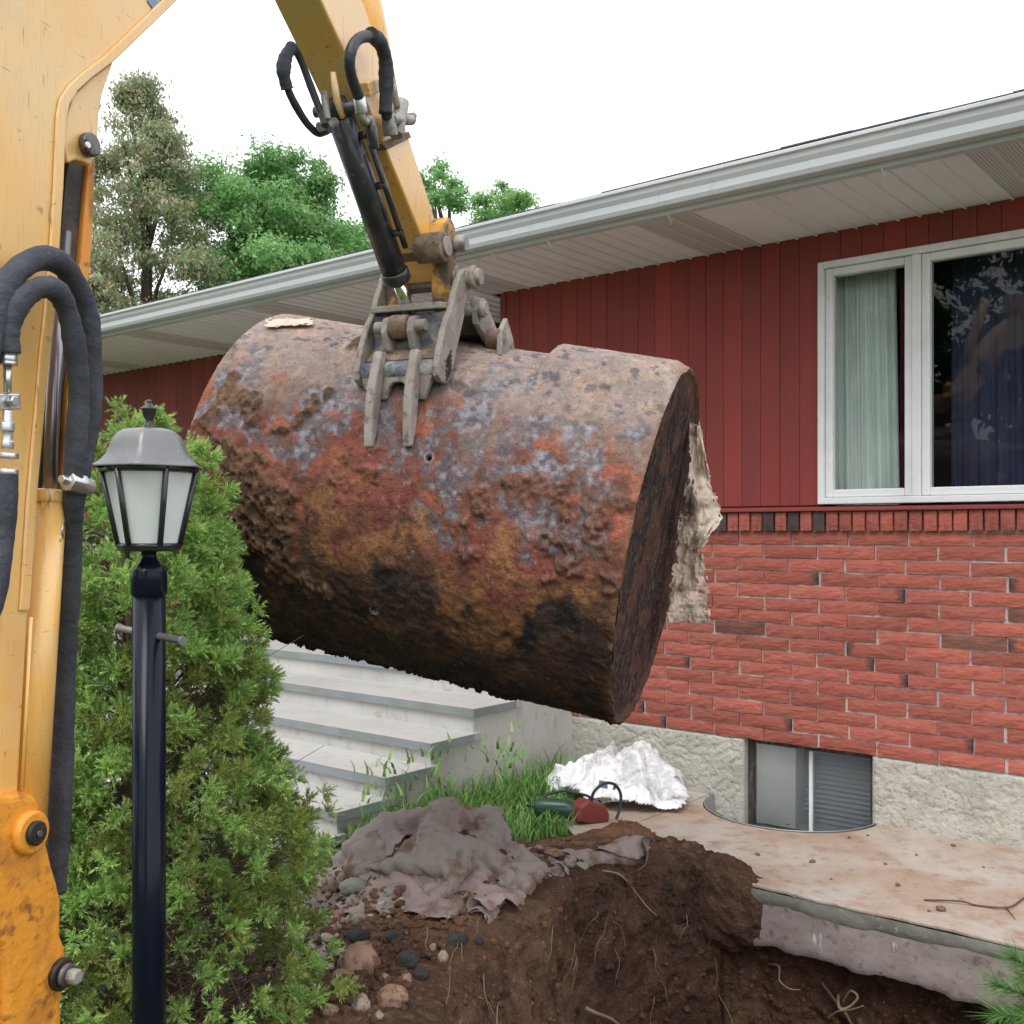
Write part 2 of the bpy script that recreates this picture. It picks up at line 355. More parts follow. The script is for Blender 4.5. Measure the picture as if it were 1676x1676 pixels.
def earth_nodes(m):
    n = m.node_tree.nodes; L = m.node_tree.links; b = n['Principled BSDF']; tc = n.new('ShaderNodeTexCoord'); V_ = tc.outputs['Object']
    def no(s, d, r=.6):
        t = n.new('ShaderNodeTexNoise'); t.inputs['Scale'].default_value = s; t.inputs['Detail'].default_value = d; t.inputs['Roughness'].default_value = r; L.new(V_, t.inputs['Vector']); return t.outputs['Fac']
    def rg(f, lo, hi):
        r = n.new('ShaderNodeMapRange'); r.inputs[1].default_value = lo; r.inputs[2].default_value = hi; L.new(f, r.inputs[0]); return r.outputs[0]
    def mx(f, a, c):
        x = n.new('ShaderNodeMixRGB'); L.new(f, x.inputs[0])
        for k, q in ((1, a), (2, c)):
            if isinstance(q, tuple): x.inputs[k].default_value = (*q, 1)
            else: L.new(q, x.inputs[k])
        return x.outputs[0]
    soil = mx(rg(no(3.2, 6), .4, .62), (.165, .082, .047), (.088, .047, .029))
    soil = mx(rg(no(14, 6), .5, .68), soil, (.235, .125, .075))
    soil = mx(rg(no(1.7, 4), .52, .66), soil, (.27, .155, .09))
    soil = mx(rg(no(90, 3), .6, .72), soil, (.31, .22, .16))
    soil = mx(rg(no(7, 5), .62, .72), soil, (.045, .032, .026))
    lawn = mx(rg(no(6, 5), .4, .65), (.05, .10, .025), (.09, .13, .04))
    at = n.new('ShaderNodeAttribute'); at.attribute_name = 'soil'
    ch = n.new('ShaderNodeAttribute'); ch.attribute_name = 'chip'
    c = mx(at.outputs['Fac'], lawn, soil)
    c = mx(ch.outputs['Fac'], c, (.28, .24, .21))
    L.new(c, b.inputs['Base Color']); b.inputs['Roughness'].default_value = .95; b.inputs['Specular IOR Level'].default_value = .25
    bn = n.new('ShaderNodeBump'); bn.inputs['Strength'].default_value = .9; bn.inputs['Distance'].default_value = .012; L.new(no(55, 8, .7), bn.inputs['Height'])
    b2 = n.new('ShaderNodeBump'); b2.inputs['Strength'].default_value = .8; b2.inputs['Distance'].default_value = .05; L.new(no(16, 6, .65), b2.inputs['Height']); L.new(bn.outputs[0], b2.inputs['Normal']); L.new(b2.outputs[0], b.inputs['Normal'])
earth_nodes(mg); M['earth'] = mg
M['shaded_earth'] = bpy.data.materials.new('shaded_earth'); M['shaded_earth'].use_nodes = True; earth_nodes(M['shaded_earth'])
def shade_earth(m):
    '''cut subsoil: the same earth with the shade of the pit put into its colour'''
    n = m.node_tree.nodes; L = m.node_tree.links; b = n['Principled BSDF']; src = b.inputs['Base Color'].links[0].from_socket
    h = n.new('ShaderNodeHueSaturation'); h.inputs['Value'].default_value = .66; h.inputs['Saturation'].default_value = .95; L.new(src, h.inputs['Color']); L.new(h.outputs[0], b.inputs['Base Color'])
shade_earth(M['shaded_earth'])  # darker earth colour stands in for the shade inside the pit
ground = link('ground', npmesh('ground', gpos, gridfaces(len(gx), len(gy)), mg, True, extra={'soil': sm.ravel(), 'chip': chip.ravel()}))
tag(ground, 'brown earth round the freshly dug hole', None, None, 'structure')

# cut bank of the pit: a standing sheet of torn earth just inside the outline
def resample(poly, st):
    out = []
    for i in range(len(poly)):
        a, b = np.array(poly[i]), np.array(poly[(i + 1) % len(poly)]); n = max(1, int(np.hypot(*(b - a)) / st))
        for k in range(n): out.append(a + (b - a) * k / n)
    return np.array(out)
ring = resample(chaikin(chaikin(PIT)), .011)
sgn = np.sign(np.sum(ring[:, 0] * np.roll(ring[:, 1], -1) - np.roll(ring[:, 0], -1) * ring[:, 1]))
tg = np.roll(ring, -4, 0) - np.roll(ring, 4, 0); tg /= np.linalg.norm(tg, axis=1)[:, None]; inn_n = np.stack([-tg[:, 1], tg[:, 0]], 1) * sgn
NR = 92; tq = np.linspace(0, 1, NR) ** 1.35; rimz = hgt(ring[:, 0], ring[:, 1])
DW = tq[:, None] * (rimz[None, :] + 1.34); ZW = rimz[None, :] + .004 - DW
RX, RY = np.broadcast_to(ring[None, :, 0], DW.shape), np.broadcast_to(ring[None, :, 1], DW.shape)
pw = np.stack([RX, RY, ZW], -1)
nz_ = .085 * (fbm(pw * np.array([4, 4, 3.]), 3, 301) - .40) + .060 * (ridged(pw * np.array([11, 11, 9.]), 3, 302) - .5) + .030 * (ridged(pw * 30, 3, 303) - .5) + .016 * (fbm(pw * 75, 2, 304) - .5)
OFF = .085 * sstep(0, .035, DW) + .06 * (DW / 1.3) ** 1.6 + nz_ * sstep(0, .05, DW)
OFF = OFF + .55 * sstep(.20, -.22, RX) * DW * sstep(.0, .3, DW + .2)
OFF = np.maximum(OFF, .066 * sstep(0, .03, DW)) - .01 * (DW < .002)
wallp = np.stack([RX + inn_n[None, :, 0] * OFF, RY + inn_n[None, :, 1] * OFF, ZW + .02 * (fbm(pw * 20, 2, 305) - .5) * sstep(0, .04, DW)], -1)
def wall_pt(i, j): return Vector(wallp[i, j % len(ring)])
pitw = link('pit_wall', npmesh('pit_wall', wallp.reshape(-1, 3), gridfaces(NR, len(ring), True)[:, ::(1 if sgn > 0 else -1)], M['shaded_earth'], True, extra={'soil': np.ones(wallp.shape[0] * wallp.shape[1]), 'chip': np.zeros(wallp.shape[0] * wallp.shape[1])}))
tag(pitw, 'steep cut bank of dark brown earth inside the pit', None, None, 'structure')

# ------------------------------------------------------------------ concrete walkway along the wall
walk = empty('walkway', HW(-1.5, 4.5), -HA); tag(walk, 'pale concrete walkway slab along the brick wall', None, None, 'structure')
HOFF = Vector((1.5, -4.5, 0))
M['walk'] = mk('walk', (.46, .43, .39), .9, layers=[(1.8, 6, .36, .58, (.37, .275, .205), .9), (6, 6, .50, .66, (.30, .185, .12), .7), (14, 6, .58, .70, (.24, .14, .09), .7), (45, 4, .6, .7, (.25, .16, .11), .7), (90, 3, .6, .7, (.6, .58, .55), .5)], bump=(70, .35, .003))
M['walk_side'] = mk('walk_side', (.33, .28, .265), .95, layers=[(5, 6, .42, .62, (.26, .21, .195), .8), (30, 5, .55, .68, (.13, .09, .07), .75), (16, 4, .66, .72, (.55, .55, .55), .9, (2.2, 1, .5))], bump=(35, .4, .008))
M['walk_band'] = mk('walk_band', (.27, .265, .23), .95, layers=[(7, 6, .42, .62, (.17, .165, .13), .8), (30, 5, .58, .68, (.4, .4, .37), .7)], bump=(35, .5, .006))
EL = [(-2.30 + .447 * math.cos(a), 5.088 - .425 * math.sin(a)) for a in np.linspace(0, math.pi, 25)]
def slab(outline, name):
    b = MB(); b.prism([(u + 1.5, v - 4.5) for u, v in outline], -.014, 0.0, 'z'); o = b.build(name, M['walk'], walk, bev=.004); return o
fe = [(u, SLABV + .006 * math.sin(u * 9) + .004 * math.sin(u * 31)) for u in np.arange(-2.70, 1.2, .07)]
s1 = slab(fe + [(1.2, 5.088)] + EL + [(-2.765, 5.088), (-2.77, SLABV)], 'slab')
s2 = slab([(-3.40, 4.42), (-3.1, 4.2), (-2.778, SLABV + .02), (-2.773, 5.088), (-3.6, 5.088)], 'slab')
# rough cast edge under the slab, broken along its foot
nu, nv = 260, 26
us = np.linspace(-2.75, 1.2, nu); ts = np.linspace(0, 1, nv); UU, TT = np.meshgrid(us, ts, indexing='ij')
foot = -.245 + .045 * (fbm(xyz(UU * 14, 0, 0), 4, 15) - .5)
ZZ = -.03 + (foot + .03) * TT
VV = SLABV + .008 + .008 * (fbm(xyz(UU * 16, ZZ * 16, 2.), 4, 16) - .5) + .012 * TT ** 12
pts = np.stack([UU + 1.5, VV - 4.5, ZZ], -1).reshape(-1, 3)
link('slab_edge', npmesh('slab_edge', pts, gridfaces(nu, nv)[:, ::-1], M['walk_side']), walk)
nb_ = 12; tb = np.linspace(0, 1, nb_); UU, TT = np.meshgrid(us, tb, indexing='ij')
ZZ = -.0145 - TT * (.055 + .04 * (fbm(xyz(UU * 5, 0, 0), 3, 18) - .3)); VV = SLABV - .002 + .006 * (fbm(xyz(UU * 20, ZZ * 20, 2.), 3, 19) - .5) + TT ** 3 * .012
link('weathered_band', npmesh('weathered_band', np.stack([UU + 1.5, VV - 4.5, ZZ], -1).reshape(-1, 3), gridfaces(nu, nb_)[:, ::-1], M['walk_band']), walk)

# soil slumped over the broken corner of the slab
bm_ = bmesh.new(); bmesh.ops.create_icosphere(bm_, subdivisions=5, radius=1); cs_ = np.array([v.co[:] for v in bm_.verts])
dq = 1 + .5 * (fbm(cs_ * 1.6 + 4, 3, 401) - .5) + .28 * (ridged(cs_ * 4, 3, 402) - .5) + .10 * (ridged(cs_ * 11, 3, 403) - .5)
for v_, q_ in zip(bm_.verts, dq): v_.co = Vector((v_.co.x * .20, v_.co.y * .075, v_.co.z * .17)) * float(q_)
me_ = bpy.data.meshes.new('soil_slump'); bm_.to_mesh(me_); bm_.free(); me_.polygons.foreach_set('use_smooth', [True] * len(me_.polygons)); me_.materials.append(M['shaded_earth'])
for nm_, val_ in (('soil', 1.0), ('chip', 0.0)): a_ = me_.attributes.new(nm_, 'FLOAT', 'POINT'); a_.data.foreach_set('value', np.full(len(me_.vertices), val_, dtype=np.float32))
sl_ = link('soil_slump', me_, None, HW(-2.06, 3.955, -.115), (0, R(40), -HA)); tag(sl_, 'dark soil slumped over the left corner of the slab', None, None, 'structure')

# ------------------------------------------------------------------ house
WV = 5.08                      # front of the brickwork
house = empty('house', HW(-4.2, WV), -HA)
tag(house, 'low house with red board siding, red brick and grey gutter', 'house')
HO = (4.2, -WV, 0)
def hp(mb, name, mat, parent=None, bev=0, seg=1):
    """house part whose mesh is written in U,V,z"""
    o = mb.build(name, mat, parent or house, bev=bev, seg=seg)
    if parent is None: o.location = HO
    return o
ZB, ZS = .327, 1.41            # foot of the brickwork, foot of the soldier course
wall = hp(MB().box(-4.2, 1.2, WV + .009, WV + .15, ZB + .002, 1.515), 'brick_wall', M['mortar'])
def brick_mesh(L_, Hh, D_, mat, seed, endmat=None):
    """long brick with a rough split face"""
    nu_, nv_ = 7, 4; r_ = np.random.default_rng(seed)
    xs = np.linspace(-L_/2, L_/2, nu_); zs = np.linspace(-Hh/2, Hh/2, nv_)
    v = []; f = []
    for i in range(nu_):
        for j in range(nv_):
            e = (i in (0, nu_-1)) or (j in (0, nv_-1))
            v.append((xs[i] + (0 if i in (0, nu_-1) else r_.normal(0, .004)), (.004 if e else 0) + r_.uniform(-.002, .002), zs[j] + r_.normal(0, .0011)))
    for i in range(nu_-1):
        for j in range(nv_-1): a = i*nv_+j; f.append((a, a+nv_, a+nv_+1, a+1))
    b0 = len(v); ring = [i*nv_ for i in range(nu_)] + [(nu_-1)*nv_+j for j in range(1, nv_)] + [i*nv_+nv_-1 for i in range(nu_-2, -1, -1)] + [j for j in range(nv_-2, 0, -1)]
    for i in ring: v.append((v[i][0], D_, v[i][2]))
    for k in range(len(ring)): k2 = (k+1) % len(ring); f.append((ring[k2], ring[k], b0+k, b0+k2))
    me = bpy.data.meshes.new('brick'); me.from_pydata(v, [], f); me.materials.append(mat)
    if endmat:
        me.materials.append(endmat)
        for p in me.polygons:
            if (p.center.x > L_/2 - .022): p.material_index = 1
    me.update(); return me
BL, BH = .2815, .0595
bm_main = [brick_mesh(BL, BH, .03, M['brick'], k) for k in range(6)]
bm_end = [brick_mesh(BL, BH, .03, M['brick_end'], 20 + k) for k in range(3)]
bm_brown = [brick_mesh(BL, BH, .03, M['brick_brown'], 30 + k) for k in range(2)]
half = brick_mesh(.14, BH, .03, M['brick'], 44)
PU, PZ = .2925, .0677
random.seed(11)
for r in range(16):
    zc = ZB + PZ * (r + .5); off = 0.146 * (r % 2) + random.uniform(-.012, .012)
    nrow = 15
    for k in range(nrow):
        uc = -4.2 + .147 + PU * k + off
        q = random.random(); me = random.choice(bm_end) if q < .10 else (random.choice(bm_brown) if q < .13 else random.choice(bm_main))
        o = link('brick', me, wall, (uc + random.uniform(-.003, .003), WV - .004 + random.uniform(-.003, .002), zc + random.uniform(-.0022, .0022)), (0, random.uniform(-.004, .004), 0))
        if random.random() < .3: o.scale.x = -1 if me in bm_end and random.random() < .45 else 1
    if r % 2: link('brick', half, wall, (-4.2 + .072, WV - .004, zc))
sm_main = [brick_mesh(.058, .092, .04, M['brick'], 60 + k) for k in range(4)]
sm_dark = [brick_mesh(.058, .092, .04, M['brick_dark'], 70 + k) for k in range(2)]
random.seed(5)
for k in range(64):
    uc = -4.2 + .034 + k * .0675; q = random.random()
    link('brick', random.choice(sm_dark) if q < .13 else random.choice(sm_main), wall, (uc, WV - .03 + random.uniform(-.003, .003), 1.46 + random.uniform(-.002, .002)))
sill = MB(); sill.prism([(WV - .045, 1.511), (WV - .045, 1.529), (WV + .06, 1.541), (WV + .06, 1.511)], -4.2, 1.2); hp(sill, 'sill_board', M['trim_red'], bev=.003)
# board siding
def boards(part, u0, u1, z0, z1, vface, pitch=.107, thick=.018):
    n = int(round((u1 - u0) / pitch)); p = (u1 - u0) / n
    cache = MB(); cache.box(-p/2 + .0009, p/2 - .0009, 0, thick, 0, z1 - z0)
    me = cache.mesh('board', M['siding']);
    for k in range(n):
        o = link('board', me, part, (u0 + p * (k + .5), vface + random.uniform(-.0015, .0015), z0)); bevel(o, .002, 1)
SOF = 2.895
WU0, WU1, WZ0, WZ1 = -2.146, .62, 1.545, 2.745
sid = hp(MB().box(-4.2, WU0 + .02, WV + .019, WV + .12, 1.516, SOF).box(WU1 - .02, 1.2, WV + .019, WV + .12, 1.516, SOF).box(WU0, WU1, WV + .019, WV + .12, WZ1 - .02, SOF), 'siding_wall', M['trim_red'])
boards(sid, -4.17, WU0, 1.541, SOF, WV)
boards(sid, WU0, WU1, WZ1 + .003, SOF, WV)
hp(MB().box(-4.215, -4.172, WV - .008, WV + .05, 1.541, SOF), 'corner_board', M['trim_red'], bev=.003)
hp(MB().box(-4.2, -4.1, WV + .121, 6.02, .3, SOF), 'return_wall', M['siding'])
# recessed entry and left wing
LV = 5.36
hp(MB().box(-5.4, -4.2, 6.02, 6.12, .62, SOF), 'entry_wall', M['siding'])
hp(MB().box(-5.46, -5.36, LV + .02, 6.02, .3, SOF), 'entry_side_wall', M['siding'])
door = hp(MB().box(-5.25, -4.42, 5.985, 6.018, .625, 2.68), 'front_door', M['trim_red'], bev=.006)
hp(MB().box(-4.52, -4.47, 5.94, 5.984, 1.55, 1.68), 'door_handle', M['galv'], door, bev=.006)
lw = hp(MB().box(-11, -5.46, LV + .019, LV + .12, 1.42, SOF), 'left_siding_wall', M['trim_red'])
boards(lw, -11, -5.38, 1.45, SOF, LV)
lb = hp(MB().box(-11, -5.46, LV + .014, LV + .13, .2, 1.418), 'left_brick_wall', M['mortar'])
for r in range(16):
    for k in range(6 if r > 9 else 8):
        if r < 3: continue
        link('brick', random.choice(bm_main), lb, (-9.2 + PU * k + .146 * (r % 2), LV - .002, ZB + PZ * (r + .5)))
# soffit panels, fascia, gutter
FV = 4.30
sof = hp(MB().box(-11, 1.2, FV, 6.15, SOF + .03, SOF + .04), 'soffit', M['soffit'])
def soffit_mesh(vb, perf=False):
    w_ = .305; prof = []
    for k in range(3):
        x = k * w_ / 3; prof += [(x, 0), (x + .088, 0), (x + .0905, -.009), (x + .0985, -.009), (x + .101, 0)]
    n = len(prof); v = [(x, 0, z) for x, z in prof] + [(x, vb - FV - .01, z) for x, z in prof]
    f = [(i, i + 1, n + i + 1, n + i) for i in range(n - 1)]
    me = bpy.data.meshes.new('soffit_panel'); me.from_pydata(v, [], f); me.materials.append(M['soffit_perf' if perf else 'soffit']); me.update(); return me
def perf_mat():
    m = mk('soffit_perf', (.72, .71, .72), .5, rand=.03); n = m.node_tree.nodes; L = m.node_tree.links; b = n['Principled BSDF']
    tc = n.new('ShaderNodeTexCoord'); vo = n.new('ShaderNodeTexVoronoi'); vo.inputs['Scale'].default_value = 72; vo.inputs['Randomness'].default_value = 0
    L.new(tc.outputs['Object'], vo.inputs['Vector']); r = n.new('ShaderNodeMapRange'); r.inputs[1].default_value = .28; r.inputs[2].default_value = .34; L.new(vo.outputs['Distance'], r.inputs[0])
    x = n.new('ShaderNodeMixRGB'); x.inputs[1].default_value = (.22, .22, .22, 1); x.inputs[2].default_value = (.72, .71, .72, 1); L.new(r.outputs[0], x.inputs[0]); L.new(x.outputs[0], b.inputs['Base Color'])
    return m
M['soffit_perf'] = perf_mat()
sfm = {(vb, pf): soffit_mesh(vb, pf) for vb in (WV + .02, LV + .02, 6.03) for pf in (0, 1)}
for k in range(40):
    u0 = -11 + k * .305; uc = u0 + .15
    vb = WV + .02 if uc > -4.2 else (6.03 if uc > -5.45 else LV + .02)
    link('soffit_panel', sfm[(vb, 1 if k % 5 == 2 else 0)], sof, (u0, FV + .004, SOF))
hp(MB().box(-11, 1.2, FV - .02, FV, SOF - .012, 3.03).box(-11, 1.2, FV, FV + .03, SOF - .012, SOF - .002), 'fascia', M['gutter'], bev=.003)
g = MB(); gp = [(FV - .021, 3.015), (FV - .021, 2.905), (FV - .078, 2.905), (FV - .088, 2.925), (FV - .090, 2.955), (FV - .102, 2.975), (FV - .106, 2.995), (FV - .118, 3.000), (FV - .118, 3.016), (FV - .108, 3.018), (FV - .106, 3.008),
      (FV - .1, 3.004), (FV - .098, 2.978), (FV - .085, 2.957), (FV - .083, 2.928), (FV - .075, 2.912), (FV - .026, 2.912), (FV - .026, 3.015)]
g.prism(gp, -11, 1.2); gutter = hp(g, 'gutter', M['gutter'], bev=.002)
for u in (-.75, -3.4, -6.4): hp(MB().box(u - .012, u + .012, FV - .1, FV - .02, 3.0, 3.006), 'gutter_strap', M['galv'], gutter)
rf = MB(); rf.add([(-11.1, FV - .05, 3.022), (1.3, FV - .05, 3.022), (1.3, 9.0, 4.55), (-11.1, 9.0, 4.55), (1.3, 13.5, 3.02), (-11.1, 13.5, 3.02)], [(0, 1, 2, 3), (3, 2, 4, 5)])
roof = hp(rf, 'roof', M['shingle'])
shm = MB(); shm.prism([(FV - .085, 3.024), (FV - .085, 3.031), (FV + .2, 3.13), (FV + .2, 3.122)], -.15, .15); shme = shm.mesh('shingle', M['shingle'])
for k in range(40): link('shingle', shme, roof, (-10.95 + k * .305, random.uniform(-.012, .006), random.uniform(0, .006)))
# little clips that hold string lights under the gutter
for u in (-.98, -1.55, -2.55, -3.25, -3.62, -4.1):
    c = MB(); c.tube([(u, FV - .012, SOF - .01), (u + .004, FV + .01, SOF - .035), (u - .006, FV + .03, SOF - .045), (u, FV + .035, SOF - .03)], .0035, 6); hp(c, 'light_clip', M['white_paint'], sof).location = (0, 0, 0)
# picture window
win = empty('picture_window'); win.parent = house; win.location = HO
def frame(u0, u1, z0, z1, wd, v0, v1, name, mat, parent, bev=.004):
    b = MB().box(u0, u0 + wd, v0, v1, z0, z1).box(u1 - wd, u1, v0, v1, z0, z1).box(u0 + wd, u1 - wd, v0, v1, z0, z0 + wd).box(u0 + wd, u1 - wd, v0, v1, z1 - wd, z1)
    o = b.build(name, mat, parent, bev=bev); return o
WM = -1.665
frame(WU0, WU1, WZ0, WZ1, .032, WV - .03, WV + .1, 'window_frame', M['white_paint'], win)
MB().box(WM - .02, WM + .02, WV - .024, WV + .1, WZ0 + .033, WZ1 - .033).build('mullion', M['white_paint'], win, bev=.004)
for u0, u1 in ((WU0 + .033, WM - .021), (WM + .021, WU1 - .033)):
    sash = frame(u0, u1, WZ0 + .034, WZ1 - .034, .038, WV - .012, WV + .05, 'sash', M['white_paint'], win, .006)
    MB().box(u0 + .04, u1 - .04, WV + .018, WV + .022, WZ0 + .07, WZ1 - .07).build('pane', M['glass'], sash)
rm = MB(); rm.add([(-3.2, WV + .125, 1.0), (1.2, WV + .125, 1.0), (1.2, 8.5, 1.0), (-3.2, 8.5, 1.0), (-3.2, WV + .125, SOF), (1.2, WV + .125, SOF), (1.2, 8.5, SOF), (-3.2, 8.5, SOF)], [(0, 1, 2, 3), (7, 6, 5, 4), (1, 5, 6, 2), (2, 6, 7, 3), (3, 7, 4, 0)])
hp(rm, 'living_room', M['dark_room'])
# curtain and drape inside
def curtain(u0, u1, z0, z1, v0, amp, folds, seed, name, mat, label, flare=0.0):
    a, b = 90, 30; s_ = np.linspace(0, 1, a); t_ = np.linspace(0, 1, b); S, T = np.meshgrid(s_, t_, indexing='ij')
    ph = S * folds * 2 * np.pi + 1.2 * np.sin(S * 5 + seed) + .6 * T
    u_ = u0 + (u1 - u0) * S * (1 + flare * (1 - T)); v_ = v0 + amp * np.sin(ph) * (.6 + .5 * (1 - T)) + amp * .5 * np.sin(ph * 2.3 + seed)
    z_ = z0 + (z1 - z0) * T
    W_ = np.stack([u_ * CU + v_ * SU, -u_ * SU + v_ * CU, z_], -1).reshape(-1, 3); c0 = HW((u0 + u1) / 2, v0, z0); W_ = W_ - np.array(c0)
    o = link(name, npmesh(name, W_, gridfaces(a, b), mat), None, c0); tag(o, label, 'curtain'); return o
curtain(-2.16, -1.835, 1.50, 2.72, WV + .19, .018, 6, 1, 'curtain', M['curtain'], 'pale green gathered curtain behind the narrow window sash', .08)
curtain(-1.83, -1.70, 1.50, 2.72, WV + .24, .012, 3, 4, 'curtain', M['drape'], 'dark plum drape beside the pale green curtain')
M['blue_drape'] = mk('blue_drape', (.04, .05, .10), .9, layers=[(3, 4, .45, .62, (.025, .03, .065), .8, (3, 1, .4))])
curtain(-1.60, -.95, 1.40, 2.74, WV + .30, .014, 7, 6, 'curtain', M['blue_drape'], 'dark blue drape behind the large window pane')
# stuccoed foundation with the basement window
BU0, BU1, BZ0 = -2.565, -1.885, -.16
def stucco_sheet(u0, u1, z0, z1, v0, parent):
    a = max(4, int((u1 - u0) / .008)); b = max(4, int((z1 - z0) / .008)); S, T = np.meshgrid(np.linspace(u0, u1, a), np.linspace(z0, z1, b), indexing='ij')
    pw = xyz(S * 8, T * 8, 3.); wx = fbm(pw, 3, 91); rd = ridged(xyz(S * 20 + wx * 4, T * 34 + wx * 4, 1.), 3, 93)
    d = .004 * fbm(xyz(S * 9, T * 9, 5.), 2, 97) + .006 * (1 - sstep(.72, .88, rd)) + .004 * fbm(xyz(S * 50, T * 50, 1.), 2, 95)
    Vv = v0 - d; edge = np.minimum(np.minimum(S - u0, u1 - S), np.minimum(T - z0 + 1, z1 - T)); Vv = Vv + .02 * sstep(.012, 0, edge)
    o = link('stucco', npmesh('stucco', np.stack([S, Vv, T], -1).reshape(-1, 3), gridfaces(a, b)[:, ::-1], M['stucco']), parent); return o
fd = hp(MB().box(-4.2, BU0 - .001, WV + .012, WV + .30, -.6, ZB).box(BU1 + .001, 1.2, WV + .012, WV + .30, -.6, ZB).box(BU0, BU1, WV + .013, WV + .29, -.6, BZ0), 'foundation', M['stucco'])
stucco_sheet(-4.2, BU0, -.55, ZB, WV + .01, fd); stucco_sheet(BU1, 1.2, -.55, ZB, WV + .01, fd)
bw = empty('basement_window'); bw.parent = house; bw.location = HO
frame(BU0 + .002, BU1 - .002, BZ0 + .002, ZB - .002, .026, WV + .055, WV + .12, 'window_frame', M['black_frame'], bw, .004)
MB().box(BU0, BU1, WV + .02, WV + .053, BZ0, BZ0 + .02).build('window_sill', M['black_frame'], bw, bev=.004)
M['white_inside'] = mk('white_inside', (.88, .93, .91), .6, layers=[(5, 4, .5, .7, (.8, .87, .84), .6)])
UM = -2.225
MB().box(UM - .009, UM + .009, WV + .07, WV + .10, BZ0 + .034, ZB - .034).build('mullion', M['white_paint'], bw, bev=.002)
for a, b in ((BU0 + .033, UM - .0115), (UM + .0115, BU1 - .033)): MB().box(a, b, WV + .082, WV + .086, BZ0 + .033, ZB - .033).build('pane', M['pane_low'], bw)
inn = MB(); z0, z1 = BZ0 - .0, ZB + .02
inn.add([(BU0 + .028, WV + .102, z0), (-2.343, 5.235, z0), (-2.343, 5.235, z1), (BU0 + .028, WV + .102, z1)], [(0, 1, 2, 3)])
inn.add([(-2.343, 5.235, z0), (-2.343, 5.6, z0), (-2.343, 5.6, z1), (-2.343, 5.235, z1)], [(0, 1, 2, 3)])
inn.add([(BU0, WV + .125, z0 + .02), (BU1 + .5, WV + .125, z0 + .02), (BU1 + .5, 5.76, z0 + .02), (BU0, 5.76, z0 + .02)], [(0, 1, 2, 3)])
inn.add([(BU1 + .04, WV + .2, z0), (BU1 + .04, 5.76, z0), (BU1 + .04, 5.76, z1), (BU1 + .04, WV + .2, z1)], [(0, 1, 2, 3)])
inn.add([(BU0, WV + .195, z1 - .01), (BU1 + .05, WV + .195, z1 - .01), (BU1 + .05, 5.76, z1 - .01), (BU0, 5.76, z1 - .01)], [(0, 1, 2, 3)])
inn.build('inner_lining', M['white_inside'], bw)
M['slat'] = mk('slat', (.56, .62, .66), .5)
blind = MB().box(BU0, BU1 + .5, 5.362, 5.37, z0, z1).build('blind', M['slat'], bw)
slm = MB(); slm.prism([(5.335, -.008), (5.357, .012), (5.359, .010), (5.338, -.010)], BU0 + .01, BU1 + .48); slme = slm.mesh('slat', M['slat'])
for k in range(19): link('slat', slme, blind, (0, 0, z0 + .03 + k * .0255))
# window well ring
well = empty('window_well', HW(-2.30, WV, -.4), -HA); tag(well, 'curved grey metal well sunk before the basement window', 'window well')
rg_ = MB(); n = 33; prof = [(-.0, .0), (.0, .405), (.010, .407), (.010, .402), (.005, .398), (.005, 0)]
vs_ = []; fs_ = []
for i in range(n):
    a = math.pi * i / (n - 1)
    for dr, z in prof: vs_.append(((.430 + dr) * math.cos(a), -(.408 + dr) * math.sin(a), z + .0))
k = len(prof)
for i in range(n - 1):
    for j in range(k): fs_.append((i*k + j, i*k + (j+1) % k, (i+1)*k + (j+1) % k, (i+1)*k + j))
rg_.add(vs_, fs_, True); rg_.build('ring', M['galv'], well)
fl = MB(); fl.add([(.43 * math.cos(math.pi * i / 20), -.405 * math.sin(math.pi * i / 20), 0.0) for i in range(21)], [tuple(range(21))]); fl.build('gravel_floor', M['concrete'], well)
# porch light in the entry
pl_ = empty('porch_light', P(796, 526, 7.6)); tag(pl_, 'small dark porch lamp under the soffit by the entry', 'lamp')
M['black_metal'] = mk('black_metal', (.02, .021, .026), .35, layers=[(12, 4, .5, .7, (.045, .045, .05), .6)], coat=.3)
M['lamp_glass'] = mk('lamp_glass', (.5, .5, .42), .2, spec=.6)
b_ = MB().box(-.06, .06, -.06, .06, -.06, .05).build('glass_box', M['lamp_glass'], pl_, bev=.006)
MB().box(-.075, .075, -.075, .075, .051, .075).box(-.075, .075, -.075, .075, -.085, -.061).build('metal_cap', M['black_metal'], pl_, bev=.006)
MB().box(.05, .12, -.05, .6, -.09, .09).build('wall_mount', M['black_metal'], pl_, bev=.004)

